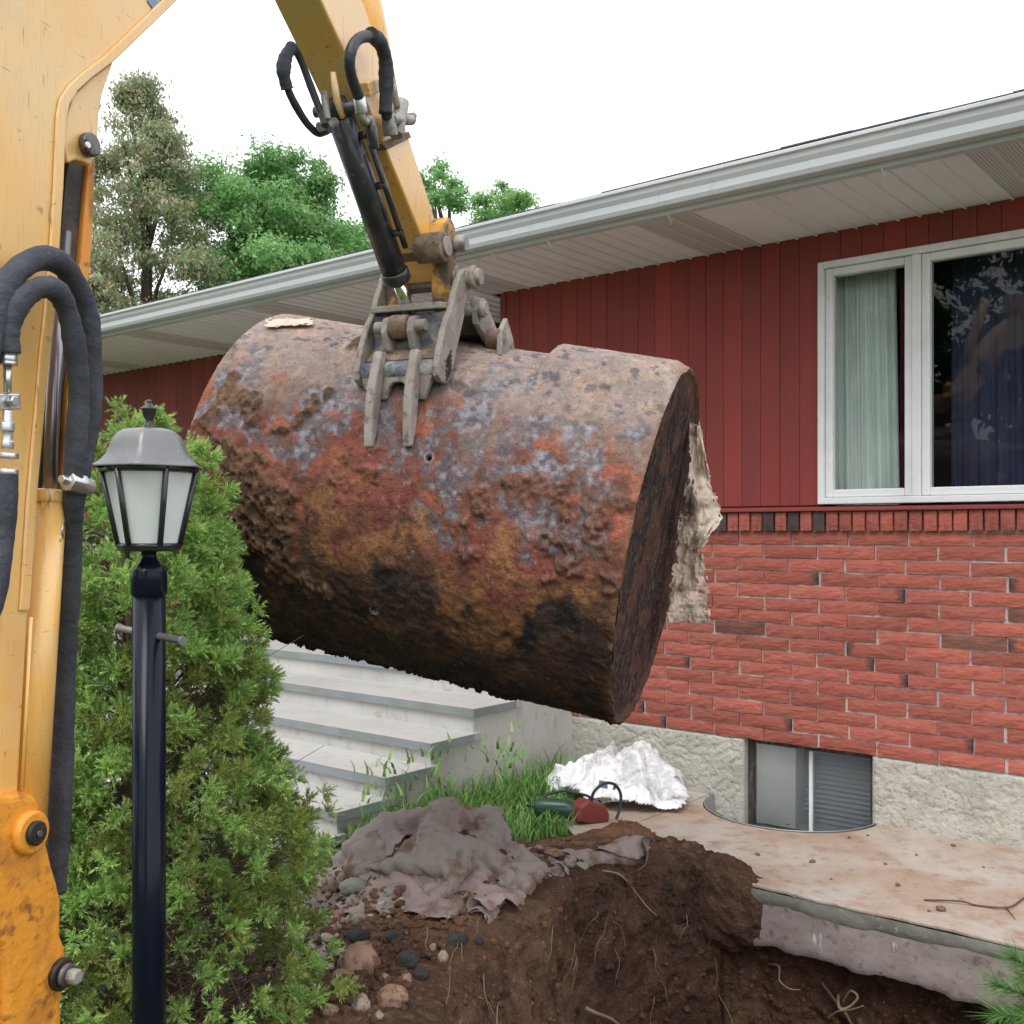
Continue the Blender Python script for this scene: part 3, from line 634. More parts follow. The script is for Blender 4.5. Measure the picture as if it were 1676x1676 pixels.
# ------------------------------------------------------------------ entry steps
st = empty('entry_steps', HW(-3.67, 4.0), -HA); tag(st, 'grey concrete entry steps with bluestone treads', 'steps')
SO = Vector((3.67, -4.0, 0))
SR = -3.67; SLf = -6.7
levels = [(4.53, .62), (4.18, .484), (3.855, .354), (3.545, .238), (3.235, .137), (2.94, .03)]
for i, (v0, z) in enumerate(levels):
    vn = levels[i - 1][0] if i else 6.0
    rz = levels[i + 1][1] if i + 1 < len(levels) else -.1
    o = MB().box(SLf, SR, v0 + .02, vn + .02 if i else 6.0, -.2, z - .046).build('riser', M['concrete'], st); o.location = SO
    cuts = [SLf - .02, -5.55 + .2 * (i % 2), SR + .022] if i else [SLf - .02, -5.2, SR + .022]
    for a, b in zip(cuts[:-1], cuts[1:]):
        t = MB().box(a + .001, b - .001, v0, vn + .06 if i else 5.3, z - .045, z).build('tread', M['tread'], st, bev=.004); t.location = SO
        e = MB().box(a + .001, b - .001, v0 - .0025, v0 - .0005, z - .045, z - .002).box(b - .0005, b + .002, v0, vn + (.0 if i else .5), z - .045, z - .002) if b > SR else MB().box(a + .001, b - .001, v0 - .0025, v0 - .0005, z - .045, z - .002)
        e.build('sawn_edge', M['tread_edge'], t)
# ------------------------------------------------------------------ rusted oil tank held in the air
TR = P(1078, 900, 3.45); TLc = P(447, 774, 3.85); TRAD = .570
TAX = (TR - TLc); TLEN = TAX.length; TAX.normalize()
tz = Vector((0, 0, 1)); TUP = (tz - TAX * tz.dot(TAX)).normalized(); TFR = TAX.cross(TUP).normalized()    # TFR points to the camera side
if TFR.y > 0: TFR = -TFR
def tank_hit(px, py):
    """ray through a pixel against the bare cylinder -> (axial position, angle from the top towards the camera, world point)"""
    o = Vector((0, 0, CZ)); d = P(px, py, 1.0) - o; oc = o - TLc
    d2 = d - TAX * d.dot(TAX); o2 = oc - TAX * oc.dot(TAX)
    A_, B_, C_ = d2.dot(d2), 2 * d2.dot(o2), o2.dot(o2) - TRAD ** 2; D_ = max(0, B_ * B_ - 4 * A_ * C_)
    t = (-B_ - math.sqrt(D_)) / (2 * A_); p = o + d * t; q = p - TLc
    return q.dot(TAX), math.atan2(q.dot(TFR), q.dot(TUP)), p
tank = empty('oil_tank', TLc); tank['label'] = 'rusty old cylindrical oil tank hanging in the air'; tank['category'] = 'tank'
NA, NP = 430, 560
aa = np.linspace(0, TLEN, NA); pp = np.linspace(-math.pi, math.pi, NP, endpoint=False)
AA, PP = np.meshgrid(aa, pp, indexing='ij')
def surf(r): 
    c, s = np.cos(PP), np.sin(PP)
    ax, up_, fr = np.array(TAX), np.array(TUP), np.array(TFR)
    return AA[..., None] * ax + r[..., None] * (c[..., None] * up_ + s[..., None] * fr)
S0 = surf(np.full(AA.shape, TRAD))
W1 = fbm(S0 * 7, 4, 101) - .5; W2 = fbm(S0 * 7 + 30, 4, 102) - .5
def blob(px, py, r, rag=1.0, sharp=.5):
    """ragged patch on the metal round the spot seen at a pixel; r in metres"""
    a0, p0, _ = tank_hit(px, py)
    d = np.hypot((AA - a0 + W1 * rag * .5 * min(1, r * 7)), (PP - p0) * TRAD + W2 * rag * .5 * min(1, r * 7)) / r
    d = d + rag * .5 * (fbm(S0 * 26, 4, 103) - .5)
    return sstep(1.0, sharp, d)
def blobs(lst, rag=1.0, sharp=.5):
    m = np.zeros(AA.shape)
    for b in lst: m = np.maximum(m, blob(*b, rag=rag, sharp=sharp))
    return m
def lerp(c, m, col): return c * (1 - m[..., None]) + np.array(col) * m[..., None]
n1 = fbm(S0 * 5, 5, 111); n2 = fbm(S0 * 18, 5, 112); n3 = fbm(S0 * 60, 4, 113); n4 = fbm(S0 * 150, 3, 114)
ang = PP / math.pi                                    # 0 top, .5 facing the camera, 1 underside
k = np.ones(AA.shape + (3,)) * np.array(lin(142, 114, 98))
k = lerp(k, sstep(.45, .6, n2) * .7, lin(168, 136, 112)); k = lerp(k, sstep(.5, .62, n1) * .6, lin(138, 92, 82))
# pale dry clay along the crown
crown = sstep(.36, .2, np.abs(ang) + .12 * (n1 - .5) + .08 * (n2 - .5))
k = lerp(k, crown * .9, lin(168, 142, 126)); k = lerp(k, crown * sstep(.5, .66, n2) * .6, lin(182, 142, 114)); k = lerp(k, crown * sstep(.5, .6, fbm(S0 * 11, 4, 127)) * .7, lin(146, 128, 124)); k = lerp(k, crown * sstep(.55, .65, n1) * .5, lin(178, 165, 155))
# scale in the rust band
rustband = sstep(.30, .40, ang + .14 * (n1 - .5) + .06 * (n2 - .5)) * sstep(.70, .56, ang + .18 * (n1 - .5))
k = lerp(k, rustband, lin(134, 76, 48)); k = lerp(k, rustband * sstep(.48, .62, n2), lin(176, 88, 52)); k = lerp(k, rustband * sstep(.55, .66, fbm(S0 * 9, 4, 116)), lin(128, 58, 44))
k = lerp(k, rustband * sstep(.52, .66, fbm(S0 * 12, 4, 117)) * .8, lin(112, 66, 48))
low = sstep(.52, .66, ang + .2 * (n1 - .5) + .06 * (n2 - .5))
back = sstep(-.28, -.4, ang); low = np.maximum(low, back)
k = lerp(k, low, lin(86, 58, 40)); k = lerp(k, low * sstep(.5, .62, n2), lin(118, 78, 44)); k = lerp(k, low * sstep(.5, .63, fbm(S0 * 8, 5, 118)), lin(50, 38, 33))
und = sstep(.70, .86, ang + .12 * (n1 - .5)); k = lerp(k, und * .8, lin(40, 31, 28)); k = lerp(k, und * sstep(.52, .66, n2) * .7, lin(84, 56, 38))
# placed patches: grey mill scale with pale oxide, rust, ochre, black tar
grey = blobs([(430, 690, .12), (545, 650, .10), (480, 735, .13), (575, 725, .11), (640, 690, .10), (765, 690, .13), (700, 745, .14), (790, 770, .14), (880, 730, .09), (990, 735, .10), (930, 800, .10), (945, 850, .09), (850, 885, .08), (690, 862, .05), (760, 810, .07), (820, 640, .10), (1050, 700, .06), (940, 690, .09), (905, 880, .06), (345, 640, .06), (410, 610, .10)], 1.6, .35)
k = lerp(k, grey * .62, lin(108, 110, 120)); k = lerp(k, grey * sstep(.5, .64, n2) * .6, lin(80, 86, 100)); k = lerp(k, grey * sstep(.46, .64, n3 * .6 + n2 * .4) * .48, lin(168, 168, 178))
rust = blobs([(450, 765, .10), (420, 800, .12), (620, 790, .10), (560, 800, .12), (650, 800, .09), (800, 830, .16), (770, 900, .16), (880, 930, .12), (930, 960, .10), (840, 960, .10), (690, 870, .08), (460, 830, .1)], 1.6, .3) * (1 - grey)
k = lerp(k, rust * .7, lin(160, 76, 50)); k = lerp(k, rust * sstep(.5, .64, n2) * .55, lin(178, 92, 58)); k = lerp(k, rust * sstep(.53, .64, n1) * .6, lin(140, 62, 46))
ochre = blobs([(560, 860, .10), (600, 880, .08), (700, 905, .08), (800, 985, .12), (870, 1000, .13), (750, 960, .09), (930, 1010, .09), (980, 990, .07)], 1.8, .3)
k = lerp(k, ochre * .8, lin(165, 104, 42)); k = lerp(k, ochre * sstep(.5, .62, n2) * .7, lin(188, 120, 48)); k = lerp(k, ochre * sstep(.55, .65, n3) * .6, lin(92, 60, 34))
tar = blobs([(905, 1075, .13), (960, 1110, .12), (850, 1060, .09), (680, 975, .06), (880, 1030, .05), (640, 950, .04), (1000, 1080, .08), (800, 1120, .10), (560, 760 + 210, .06), (700, 860, .022), (760, 650, .03), (752, 625, .04)], 1.8, .4)
k = lerp(k, tar * .42, lin(38, 36, 40)); k = lerp(k, tar * sstep(.56, .64, n3) * .6, lin(70, 66, 68))
specks = sstep(.66, .72, n4 * .6 + fbm(S0 * 80, 2, 121) * .4) * sstep(.5, .6, fbm(S0 * 6, 3, 122)); k = lerp(k, specks * .35, lin(170, 168, 168))
dk = sstep(.64, .70, fbm(S0 * 34, 3, 123)) * sstep(.2, .35, 1 - np.abs(ang)); k = lerp(k, dk * crown * .8, lin(84, 86, 96))
dirt = blobs([(380, 890, .18), (470, 940, .20), (420, 840, .12), (570, 970, .16), (350, 960, .15), (650, 1010, .12), (520, 880, .06), (480, 800, .04)], 1.8, .2)
k = lerp(k, dirt * .72, lin(66, 48, 38)); k = lerp(k, dirt * sstep(.5, .62, n2) * .6, lin(104, 72, 46)); k = lerp(k, dirt * sstep(.54, .64, n3) * .6, lin(36, 28, 25))
crust = blobs([(405, 680, .10), (430, 655, .07), (365, 770, .13), (350, 720, .08), (345, 830, .12), (390, 830, .12), (430, 880, .12), (600, 560, .05), (575, 555, .05), (480, 690, .04), (520, 660, .03)], 1.7, .45)
lumps = blobs([(860, 790, .12), (820, 830, .10), (900, 850, .10), (960, 890, .14), (1000, 930, .10), (940, 930, .10), (760, 880, .05), (610, 770, .08), (560, 800, .07), (650, 740, .03)], 1.4, .3)
cl = np.maximum(crust, lumps * sstep(.42, .56, fbm(S0 * 22, 4, 131)))
k = lerp(k, crust * .9, lin(116, 80, 50)); k = lerp(k, crust * sstep(.46, .6, n2) * .8, lin(88, 58, 38)); k = lerp(k, lumps * sstep(.46, .58, fbm(S0 * 22, 4, 131)) * .85, lin(122, 82, 62))
k = lerp(k, crust * sstep(.5, .6, n3) * .5, lin(140, 100, 62))
gm = k.mean(-1, keepdims=True); k = gm + (k - gm) * .74
k = k * .84 * (.66 + .68 * n3)[..., None] * (.85 + .3 * n4)[..., None] * (.8 + .4 * fbm(S0 * 34, 3, 126))[..., None]
# relief
rr = np.full(AA.shape, TRAD)
rr += .008 * (fbm(S0 * 2.5, 3, 141) - .5) + .0045 * (fbm(S0 * 60, 4, 142) - .5) + .003 * (n4 - .5)
rr += rustband * .006 * (ridged(S0 * 48, 3, 143) - .5) + low * .008 * (ridged(S0 * 40, 3, 144) - .4)
rr += cl * (.004 + .011 * sstep(.35, .85, ridged(S0 * 52, 3, 145)) + .007 * sstep(.4, .8, fbm(S0 * 26, 4, 146)) + .004 * (n3 - .5))
rr -= tar * .004; rr -= grey * .003
# a crusted sheet lies over the crown at the near end
hump = sstep(TLEN - .425, TLEN - .405, AA + .02 * W1) * sstep(.27, .16, np.abs(ang + .02)); rr += .038 * hump * (1 - .6 * sstep(TLEN - .05, TLEN, AA))
for hx_, hy2 in ((702, 748), (612, 1000)):
    a0, p0, _ = tank_hit(hx_, hy2); dd = np.hypot(AA - a0, (PP - p0) * TRAD); rr -= .03 * sstep(.011, .006, dd); k = lerp(k, sstep(.011, .007, dd), (.005, .005, .006)); k = lerp(k, sstep(.018, .013, dd) * sstep(.010, .012, dd), lin(150, 150, 160))
# hanging drips below
drip = sstep(.80, .9, ang) * sstep(.62, .72, fbm(S0 * 50, 2, 147)); rr += .012 * drip * sstep(.5, .7, n1 + .1)
edge = np.exp(-((TLEN - AA) / .02) ** 2); rr += edge * (.004 + .01 * (fbm(S0 * 18, 3, 148) - .5)); rr -= .004 * sstep(.006, 0, TLEN - AA) + .006 * sstep(.01, 0, AA); rr += .016 * (fbm(S0 * 30, 3, 149) - .5) * sstep(.05, 0, TLEN - AA)
k = lerp(k, edge * .6 * sstep(.4, .6, n2), lin(130, 96, 74))
M['tank'] = mk('tank_rust', (.3, .15, .1), .85, attr='Col', layers=[(190, 3, .60, .66, (.028, .019, .014), .6), (75, 4, .62, .68, (.05, .03, .02), .6), (140, 3, .66, .71, (.40, .34, .30), .4), (34, 5, .64, .70, (.26, .10, .045), .45)], bump=(150, .8, .006), bump2=(55, .5, .010), spec=.35, rvar=.12)
shell = link('shell', npmesh('shell', surf(rr).reshape(-1, 3), gridfaces(NA, NP, True), M['tank'], True, k.reshape(-1, 3)), tank)
# end plates, slightly dished
def endplate(at, sgn):
    nr = 120; rad = np.linspace(1, 0.0, nr); RRr, PH = np.meshgrid(rad, pp, indexing='ij')
    src = rr[-1 if sgn > 0 else 0]; r_ = RRr * src[None, :]
    d_ = sgn * (-.004 * (1 - RRr ** 2) - .010 * sstep(.985, .96, RRr)); c, s = np.cos(PH), np.sin(PH)
    base = at * np.array(TAX) + r_[..., None] * (c[..., None] * np.array(TUP) + s[..., None] * np.array(TFR))
    zz = base @ np.array([0, 0, 1.0]); yy = base @ np.array(TFR)
    st_ = fbm(np.stack([yy * 26, zz * 3.0, 0 * yy], -1), 5, 151); m2 = fbm(base * 12, 4, 152); m3 = fbm(base * 60, 3, 153)
    base = base + (d_ + sgn * (.008 * (m2 - .5) + .010 * (st_ - .5) + .005 * (m3 - .5)))[..., None] * np.array(TAX)
    c_ = np.ones(RRr.shape + (3,)) * np.array(lin(52, 39, 36)); c_ = lerp(c_, sstep(.48, .6, st_), lin(34, 28, 30)); c_ = lerp(c_, sstep(.52, .64, m2) * .8, lin(92, 60, 46))
    c_ = lerp(c_, sstep(.6, .68, m3) * .5, lin(120, 90, 70)); c_ = lerp(c_, sstep(.12, .5, zz) * .75 * sstep(.4, .6, m2 + .15), lin(118, 84, 66)); c_ = lerp(c_, sstep(.9, .97, RRr) * .5, lin(104, 76, 60))
    c_ = lerp(c_, sstep(.70, .76, fbm(base * 90, 2, 157)) * .4, lin(120, 120, 125))
    return link('end_plate', npmesh('end_plate', base.reshape(-1, 3), gridfaces(nr, NP, True)[:, ::(-1 if sgn > 0 else 1)], M['tank'], True, c_.reshape(-1, 3)), tank)
endplate(TLEN, 1); endplate(0, -1)
# short filler pipe stub on the far end and its hanging soil crust
# ------------------------------------------------------------------ excavator
TH = R(20); EA = Vector((-.798, 1.76, 0)); HS = Vector((math.sin(TH), math.cos(TH), 0)); HT = Vector((math.cos(TH), -math.sin(TH), 0))
exc = empty('excavator', EA, -TH); tag(exc, 'yellow mini excavator boom and arm with thumb gripping the tank', 'excavator')
def pl(px, py, t=0.0):
    """pixel -> (s, z) on the upright plane at sideways offset t of the boom"""
    a = (px - CX) / F; ox, oy = EA.x + HT.x * t, EA.y + HT.y * t
    s = (a * oy - ox) / (HS.x - a * HS.y); Y = oy + HS.y * s
    return (s, CZ + (HY - py) / F * Y)
def el(p):
    q = Vector(p) - EA; return Vector((q.dot(HT), q.dot(HS), p[2]))
def pe(px, py, d): return el(P(px, py, d))
YEL = lin(238, 165, 45)
M['yellow'] = mk('yellow_paint', lin(238, 180, 84), .42, layers=[(1.6, 6, .36, .64, lin(230, 196, 142), .8), (7, 6, .5, .68, lin(214, 184, 138), .5), (60, 4, .58, .66, lin(200, 150, 80), .5, (1, 5, .25)), (3, 5, .5, .7, lin(230, 168, 72), .4), (26, 3, .66, .70, lin(116, 84, 56), .7, (1, 3.5, .22)), (38, 3, .68, .71, lin(150, 120, 90), .7, (1, .3, 3)), (26, 5, .66, .74, lin(150, 90, 36), .7), (9, 6, .68, .76, lin(120, 80, 44), .7, (1, 1, .4)), (70, 3, .70, .76, lin(110, 66, 36), .8)], coat=.8, coat_rough=.22, bump=(40, .06, .002))
M['yellow_grimy'] = mk('yellow_grimy', lin(226, 150, 44), .55, layers=[(14, 6, .50, .64, lin(190, 122, 44), .8), (32, 6, .56, .68, lin(120, 78, 36), .8), (8, 6, .64, .72, lin(46, 36, 30), .85)], bump=(45, .6, .006), coat=.3, coat_rough=.3)
M['grease'] = mk('grease', (.018, .014, .012), .45, layers=[(12, 5, .5, .65, (.10, .055, .025), .7), (30, 4, .64, .72, (.42, .2, .06), .7)], bump=(50, .5, .004), rvar=.2)
M['rubber'] = mk('rubber', (.028, .031, .04), .55, layers=[(9, 5, .45, .65, (.05, .053, .065), .8)], bump=(22, .5, .01), rvar=.1)
M['sleeve'] = mk('sleeve', (.034, .038, .05), .8, layers=[(7, 5, .42, .62, (.06, .065, .082), .8), (40, 4, .55, .68, (.085, .09, .105), .5)], bump=(14, .7, .02), bump2=(160, .3, .002))
M['chrome'] = mk('chrome', (.75, .75, .78), .12, metal=1.0, layers=[(20, 4, .55, .7, (.4, .38, .36), .5, (1, 1, .2))])
M['rod_steel'] = mk('rod_steel', (.28, .26, .29), .3, metal=.9)
M['zinc'] = mk('zinc', (.62, .63, .65), .32, metal=.9, layers=[(25, 4, .5, .65, (.42, .42, .42), .7)])
M['dirty_zinc'] = mk('dirty_zinc', (.36, .35, .33), .6, metal=.4, layers=[(25, 4, .5, .65, (.16, .14, .12), .8), (14, 4, .6, .7, (.5, .5, .48), .6)], bump=(60, .4, .003))
M['black_paint'] = mk('black_paint', (.02, .022, .03), .4, layers=[(18, 5, .52, .64, (.055, .052, .055), .8), (35, 5, .60, .70, (.2, .155, .12), .8), (6, 5, .6, .7, (.09, .07, .055), .6)], bump=(50, .3, .003), coat=.25, rvar=.15)
M['clay_steel'] = mk('clay_steel', (.31, .275, .24), .8, layers=[(13, 6, .42, .58, (.24, .20, .17), .85), (30, 5, .56, .66, (.085, .085, .10), .8), (6, 5, .54, .66, (.46, .42, .37), .8), (50, 4, .62, .7, (.3, .2, .13), .6)], bump=(40, .6, .006))
M['blue_steel'] = mk('blue_steel', (.10, .12, .16), .6, layers=[(16, 6, .46, .6, (.36, .33, .28), .85), (40, 5, .56, .66, (.045, .05, .065), .8)], bump=(45, .5, .004))
M['brown_steel'] = mk('brown_steel', (.17, .115, .08), .8, layers=[(16, 6, .46, .6, (.30, .22, .16), .8), (40, 5, .56, .66, (.06, .045, .04), .8)], bump=(45, .6, .006))
BW = .14                                        # boom width
TC = -BW / 2                                    # centre plane
bl = [(30, 1330), (48, 1000), (60, 815), (79, 600), (89, 500), (96, 420), (103, 310), (106, 240), (108, 200), (113, 172), (128, 148), (150, 128), (187, 100), (240, 49), (290, 0)]
low_e = [pl(*q) for q in bl]
up_e = [pl(-95, 1330), pl(-92, 900), pl(-88, 500), pl(-75, 200), pl(-50, 60), pl(0, -60), pl(130, -200)]
tip = pl(470, -270, TC)
outl = low_e + [pl(430, -150), pl(520, -225), pl(520, -300), pl(450, -330)] + up_e[::-1]
boom = MB().prism(outl, -BW, 0).build('boom', M['yellow'], exc, bev=.008, seg=3)
# raised flange along the front edge
fl_ = [(px, py) for px, py in bl[1:]]
fo = [pl(px, py, .004) for px, py in fl_]; fi = [pl(px - 16, py + (0 if py > 200 else -9), .004) for px, py in fl_]
MB().prism(fo + fi[::-1], .0005, .006).build('boom_flange', M['yellow'], exc, bev=.003)
# print on the boom, cut off by the top of the picture in the photograph
M['blue_print'] = mk('blue_print', lin(120, 140, 170), .5)
for qs in ([(240, 2), (252, 19), (263, 10), (246, -14)], [(256, -8), (264, 4), (271, -2), (262, -16)], [(262, -20), (280, -6), (287, -14), (268, -30)]):
    MB().prism([pl(*q, .0) for q in qs], .001, .0025).build('print_stroke', M['blue_print'], boom)
# front lug with the cylinder head pin
lug = [(108, 200), (120, 158), (150, 128), (187, 101), (176, 130), (168, 155), (163, 185), (160, 240), (157, 258), (149, 271), (136, 264), (124, 262), (112, 267), (106, 240)]
for t0, t1 in ((-.03, -.005), (-BW + .005, -BW + .03)):
    MB().prism([pl(*q, -.005) for q in lug], t0, t1).build('boom_lug', M['yellow'], exc, bev=.004)
def disc(px, py, t, r, th, name, mat, parent, hole=0, n=24):
    s, z = pl(px, py, t); b = MB(); b.tube([(t, s, z), (t + th, s, z)], r, n)
    if hole: pass
    return b.build(name, mat, parent, bev=min(.004, r * .2))
M['pin_steel'] = mk('pin_steel', (.16, .155, .16), .4, metal=.7, layers=[(30, 4, .5, .65, (.05, .045, .045), .8)])
pn = disc(141, 238, -.004, .021, .016, 'pin', M['pin_steel'], exc); disc(141, 238, .013, .011, .003, 'pin_core', M['grease'], pn)
disc(141, 238, .0165, .006, .006, 'grease_nipple', M['zinc'], pn)
# guard strip in front of the rod: dark greasy face with a yellow outer edge
gd = [(111, 262), (150, 268), (142, 430), (128, 560), (112, 700), (100, 835), (64, 835), (80, 640), (93, 480), (104, 340)]
g1 = [(111, 262), (139, 266), (128, 400), (112, 560), (100, 700), (92, 835), (64, 835), (80, 640), (93, 480), (104, 340)]
MB().prism([pl(*q, -.05) for q in g1], -.075, -.05).build('cylinder_guard', M['grease'], exc, bev=.003)
M['yellow_rusty'] = mk('yellow_rusty', lin(225, 150, 62), .6, layers=[(10, 5, .48, .62, lin(120, 74, 40), .85, (1, 1, .35)), (30, 4, .6, .7, lin(60, 40, 30), .7)], bump=(40, .4, .004))
g2 = [(139.6, 262), (151, 268), (146, 400), (129, 560), (114, 700), (103, 835), (92.6, 835), (100.6, 700), (112.6, 560), (128.6, 400)]
MB().prism([pl(*q, -.05) for q in g2], -.085, -.042).build('guard_edge', M['yellow_rusty'], exc, bev=.004)
# boom cylinder
def ptl(px, py, t):
    s, z = pl(px, py, t); return Vector((t, s, z))
c_top, c_bot, c_pin = ptl(81, 822, -.02), ptl(49, 1330, -.005), ptl(140, 240, -.07)
cyl = MB().tube([c_bot, c_bot + (c_top - c_bot) * .5, c_top], .0275, 28).build('boom_cylinder', M['yellow'], exc)
dv = (c_top - c_bot).normalized()
MB().tube([c_top - dv * .004, c_top + dv * .002, c_top + dv * .016, c_top + dv * .02], [.0275, .031, .031, .029], 28).build('collar', M['yellow'], cyl)
MB().tube([c_top - dv * .02, ptl(88, 640, -.04), ptl(106, 380, -.045)], .012, 20).build('rod', M['rod_steel'], cyl)
MB().tube([ptl(93, 882, -.0), ptl(101, 884, .006)], [.0115, .01], 14).build('port_boss', M['yellow'], cyl, bev=.003)
MB().tube([ptl(97, 880, .004), ptl(99, 862, .002), ptl(101, 846, -.004)], .007, 10).build('port_elbow', M['zinc'], cyl)
MB().tube([ptl(51, 1010, .024), ptl(37, 1290, .025)], .003, 8).build('pipe', M['yellow'], cyl)
# foot casting
ft = [(18, 1300), (40, 1296), (66, 1302), (78, 1330), (80, 1377), (90, 1420), (98, 1446), (104, 1473), (103, 1530), (111, 1553), (112, 1600), (104, 1640), (105, 1690), (108, 1800), (60, 1830), (18, 1800), (11, 1690), (7, 1600), (2, 1556), (-20, 1548), (-60, 1560), (-100, 1540), (-100, 1330), (-60, 1300)]
foot = MB().prism([pl(*q, .02) for q in ft], -BW - .02, .02).build('swing_casting', M['yellow_grimy'], exc, bev=.014, seg=3)
lugd = MB(); s, z = pl(46, 1362, .02); lugd.tube([(.018, s, z), (.030, s, z), (.034, s, z)], [.036, .036, .03], 28); lugd.build('pin_boss', M['yellow_grimy'], foot, bev=.003)
p2 = MB(); p2.tube([(.033, s, z), (.040, s, z), (.043, s, z)], [.020, .020, .017], 24); pb = p2.build('pin', M['grease'], foot)
MB().tube([(.0425, s, z), (.046, s, z)], .006, 6).build('pin_bolt', M['pin_steel'], pb)
s, z = pl(98, 1594, .02)
w1 = MB().tube([(.016, s, z), (.030, s, z)], .027, 26).build('washer', M['grease'], foot, bev=.004)
MB().tube([(.030, s, z), (.040, s, z)], .020, 26).build('spacer', M['pin_steel'], w1, bev=.004)
MB().tube([(.040, s, z), (.060, s, z)], .0135, 6).build('bolt_head', M['dirty_zinc'], w1, bev=.003)
# mount below, outside the picture
MB().prism([pl(-100, 1560, 0), pl(-20, 1560, 0), pl(-10, 1800, 0), (pl(0, 1800, 0)[0], .05), (pl(0, 1800, 0)[0] - .6, .05), (pl(-100, 1560, 0)[0] - .5, .35)], -BW, 0).build('swing_mount', M['yellow_grimy'], exc, bev=.01)
MB().box(-.45, .20, -.52, -.14, hgt(-.98, 2.0, False) - .05, .30).build('blade_frame', M['grease'], exc, bev=.02)
# sleeved hoses
def smooth(pts, n=6):
    pts = [Vector(p) for p in pts]; out = []
    for i in range(len(pts) - 1):
        p0 = pts[max(0, i-1)]; p1 = pts[i]; p2_ = pts[i+1]; p3 = pts[min(len(pts)-1, i+2)]
        for j in range(n):
            t = j / n; out.append(.5 * ((2*p1) + (p2_-p0)*t + (2*p0-5*p1+4*p2_-p3)*t*t + (3*p1-p0-3*p2_+p3)*t*t*t))
    return out + [pts[-1]]
def hose(pix, d, rad, name, mat, wob=.0, n=14, seed=0, flat=1.0):
    pts = smooth([ptl(q[0], q[1], q[2] if len(q) > 2 else d) for q in pix], 7); r_ = random.Random(seed)
    rads = [rad * (1 + wob * (math.sin(i * .45 + seed) * .45 + math.sin(i * 1.9 + seed * 2) * .2 + r_.uniform(-.2, .2))) for i in range(len(pts))]
    b = MB().tube(pts, rads, n, flat=flat); return b.build(name, mat, exc)
hose([(-30, 620, .05), (-6, 520, .055), (18, 455, .06), (60, 424, .06), (100, 432, .055), (130, 478, .05), (146, 540, .045), (149, 620, .04), (141, 710, .035), (130, 770, .03), (121, 815, .02), (116, 880, -.01), (111, 1000, -.05), (104, 1180, -.07), (96, 1370, -.08), (90, 1460, -.09)], .05, .0195, 'hose', M['sleeve'], .13, seed=3)
hose([(13, 578, .06), (15, 535, .065), (32, 495, .075), (62, 472, .08), (92, 476, .08), (112, 515, .075), (124, 580, .07), (129, 650, .065), (124, 720, .055), (120, 770, .045), (119, 800, .035)], .06, .0178, 'hose', M['sleeve'], .14, seed=8)
hose([(12, 770, .06), (10, 830, .06), (4, 900, .06), (-10, 980, .06), (-40, 1060, .06)], .06, .016, 'hose', M['sleeve'], .08, seed=5)
fit = MB(); FT = .06
for y0, y1, r_ in ((574, 582, .0145), (582, 592, .0137), (592, 598, .0142)): fit.tube([ptl(13, y0, FT), ptl(13, y1, FT)], r_, 18)
fit.build('hose_band', M['zinc'], exc, bev=.001)
MB().tube([ptl(12, 596, FT), ptl(12, 642, FT)], .0062, 14).build('hose_fitting', M['zinc'], exc)
MB().tube([ptl(12, y_, FT) for y_ in (672, 690, 691, 706, 707, 722, 723, 735)], [.0075, .0075, .011, .011, .0085, .0085, .010, .010], 6).build('hose_nut', M['zinc'], exc, bev=.0015)
for y0 in (742, 768): MB().tube([ptl(12, y0, FT), ptl(12, y0 + 9, FT)], .0164, 18).build('hose_band', M['zinc'], exc, bev=.001)
MB().prism([pl(-20, 643, FT), pl(33, 644, FT), pl(34, 671, FT), pl(-20, 672, FT)], FT - .008, FT + .002).build('hose_bracket', M['zinc'], exc, bev=.003)
MB().tube([ptl(16, 657, FT + .002), ptl(16, 657, FT + .002) + Vector((.012, 0, 0))], .009, 6).build('bracket_bolt', M['zinc'], exc, bev=.002)
cp = MB(); cc = [ptl(100, 784, .045), ptl(148, 798, .045)]
cp.tube([cc[0], cc[0] + (cc[1] - cc[0]) * .2, cc[0] + (cc[1]-cc[0]) * .21, cc[0] + (cc[1]-cc[0]) * .72, cc[0] + (cc[1]-cc[0]) * .74, cc[1]], [.008, .008, .018, .018, .015, .015], 6); cp.build('hose_clamp', M['zinc'], exc, bev=.003)
# dipper arm: box beam, wide at the top, narrow at the foot
AW = .125; AT = TC
R0 = AT + AW / 2
ul = [(388, -330), (455, -160), (525, 0), (565, 88), (605, 180), (630, 240), (668, 333), (700, 410), (712, 445), (726, 478)]     # underside edge on its right side
und_ = [pl(*q, R0) for q in ul]
hts = [.10, .19, .215, .205, .185, .17, .145, .12, .105, .09]
top_ = []
for i, (s, z) in enumerate(und_):
    a = Vector(und_[min(i+1, len(und_)-1)]) - Vector(und_[max(i-1, 0)]); nrm = Vector((-a.y, a.x)).normalized()
    if nrm.x < 0: nrm = -nrm
    top_.append((s + nrm.x * hts[i], z + nrm.y * hts[i]))
arm = MB().prism(und_ + top_[::-1], AT - AW / 2, R0).build('dipper_arm', M['yellow'], exc, bev=.006, seg=2)
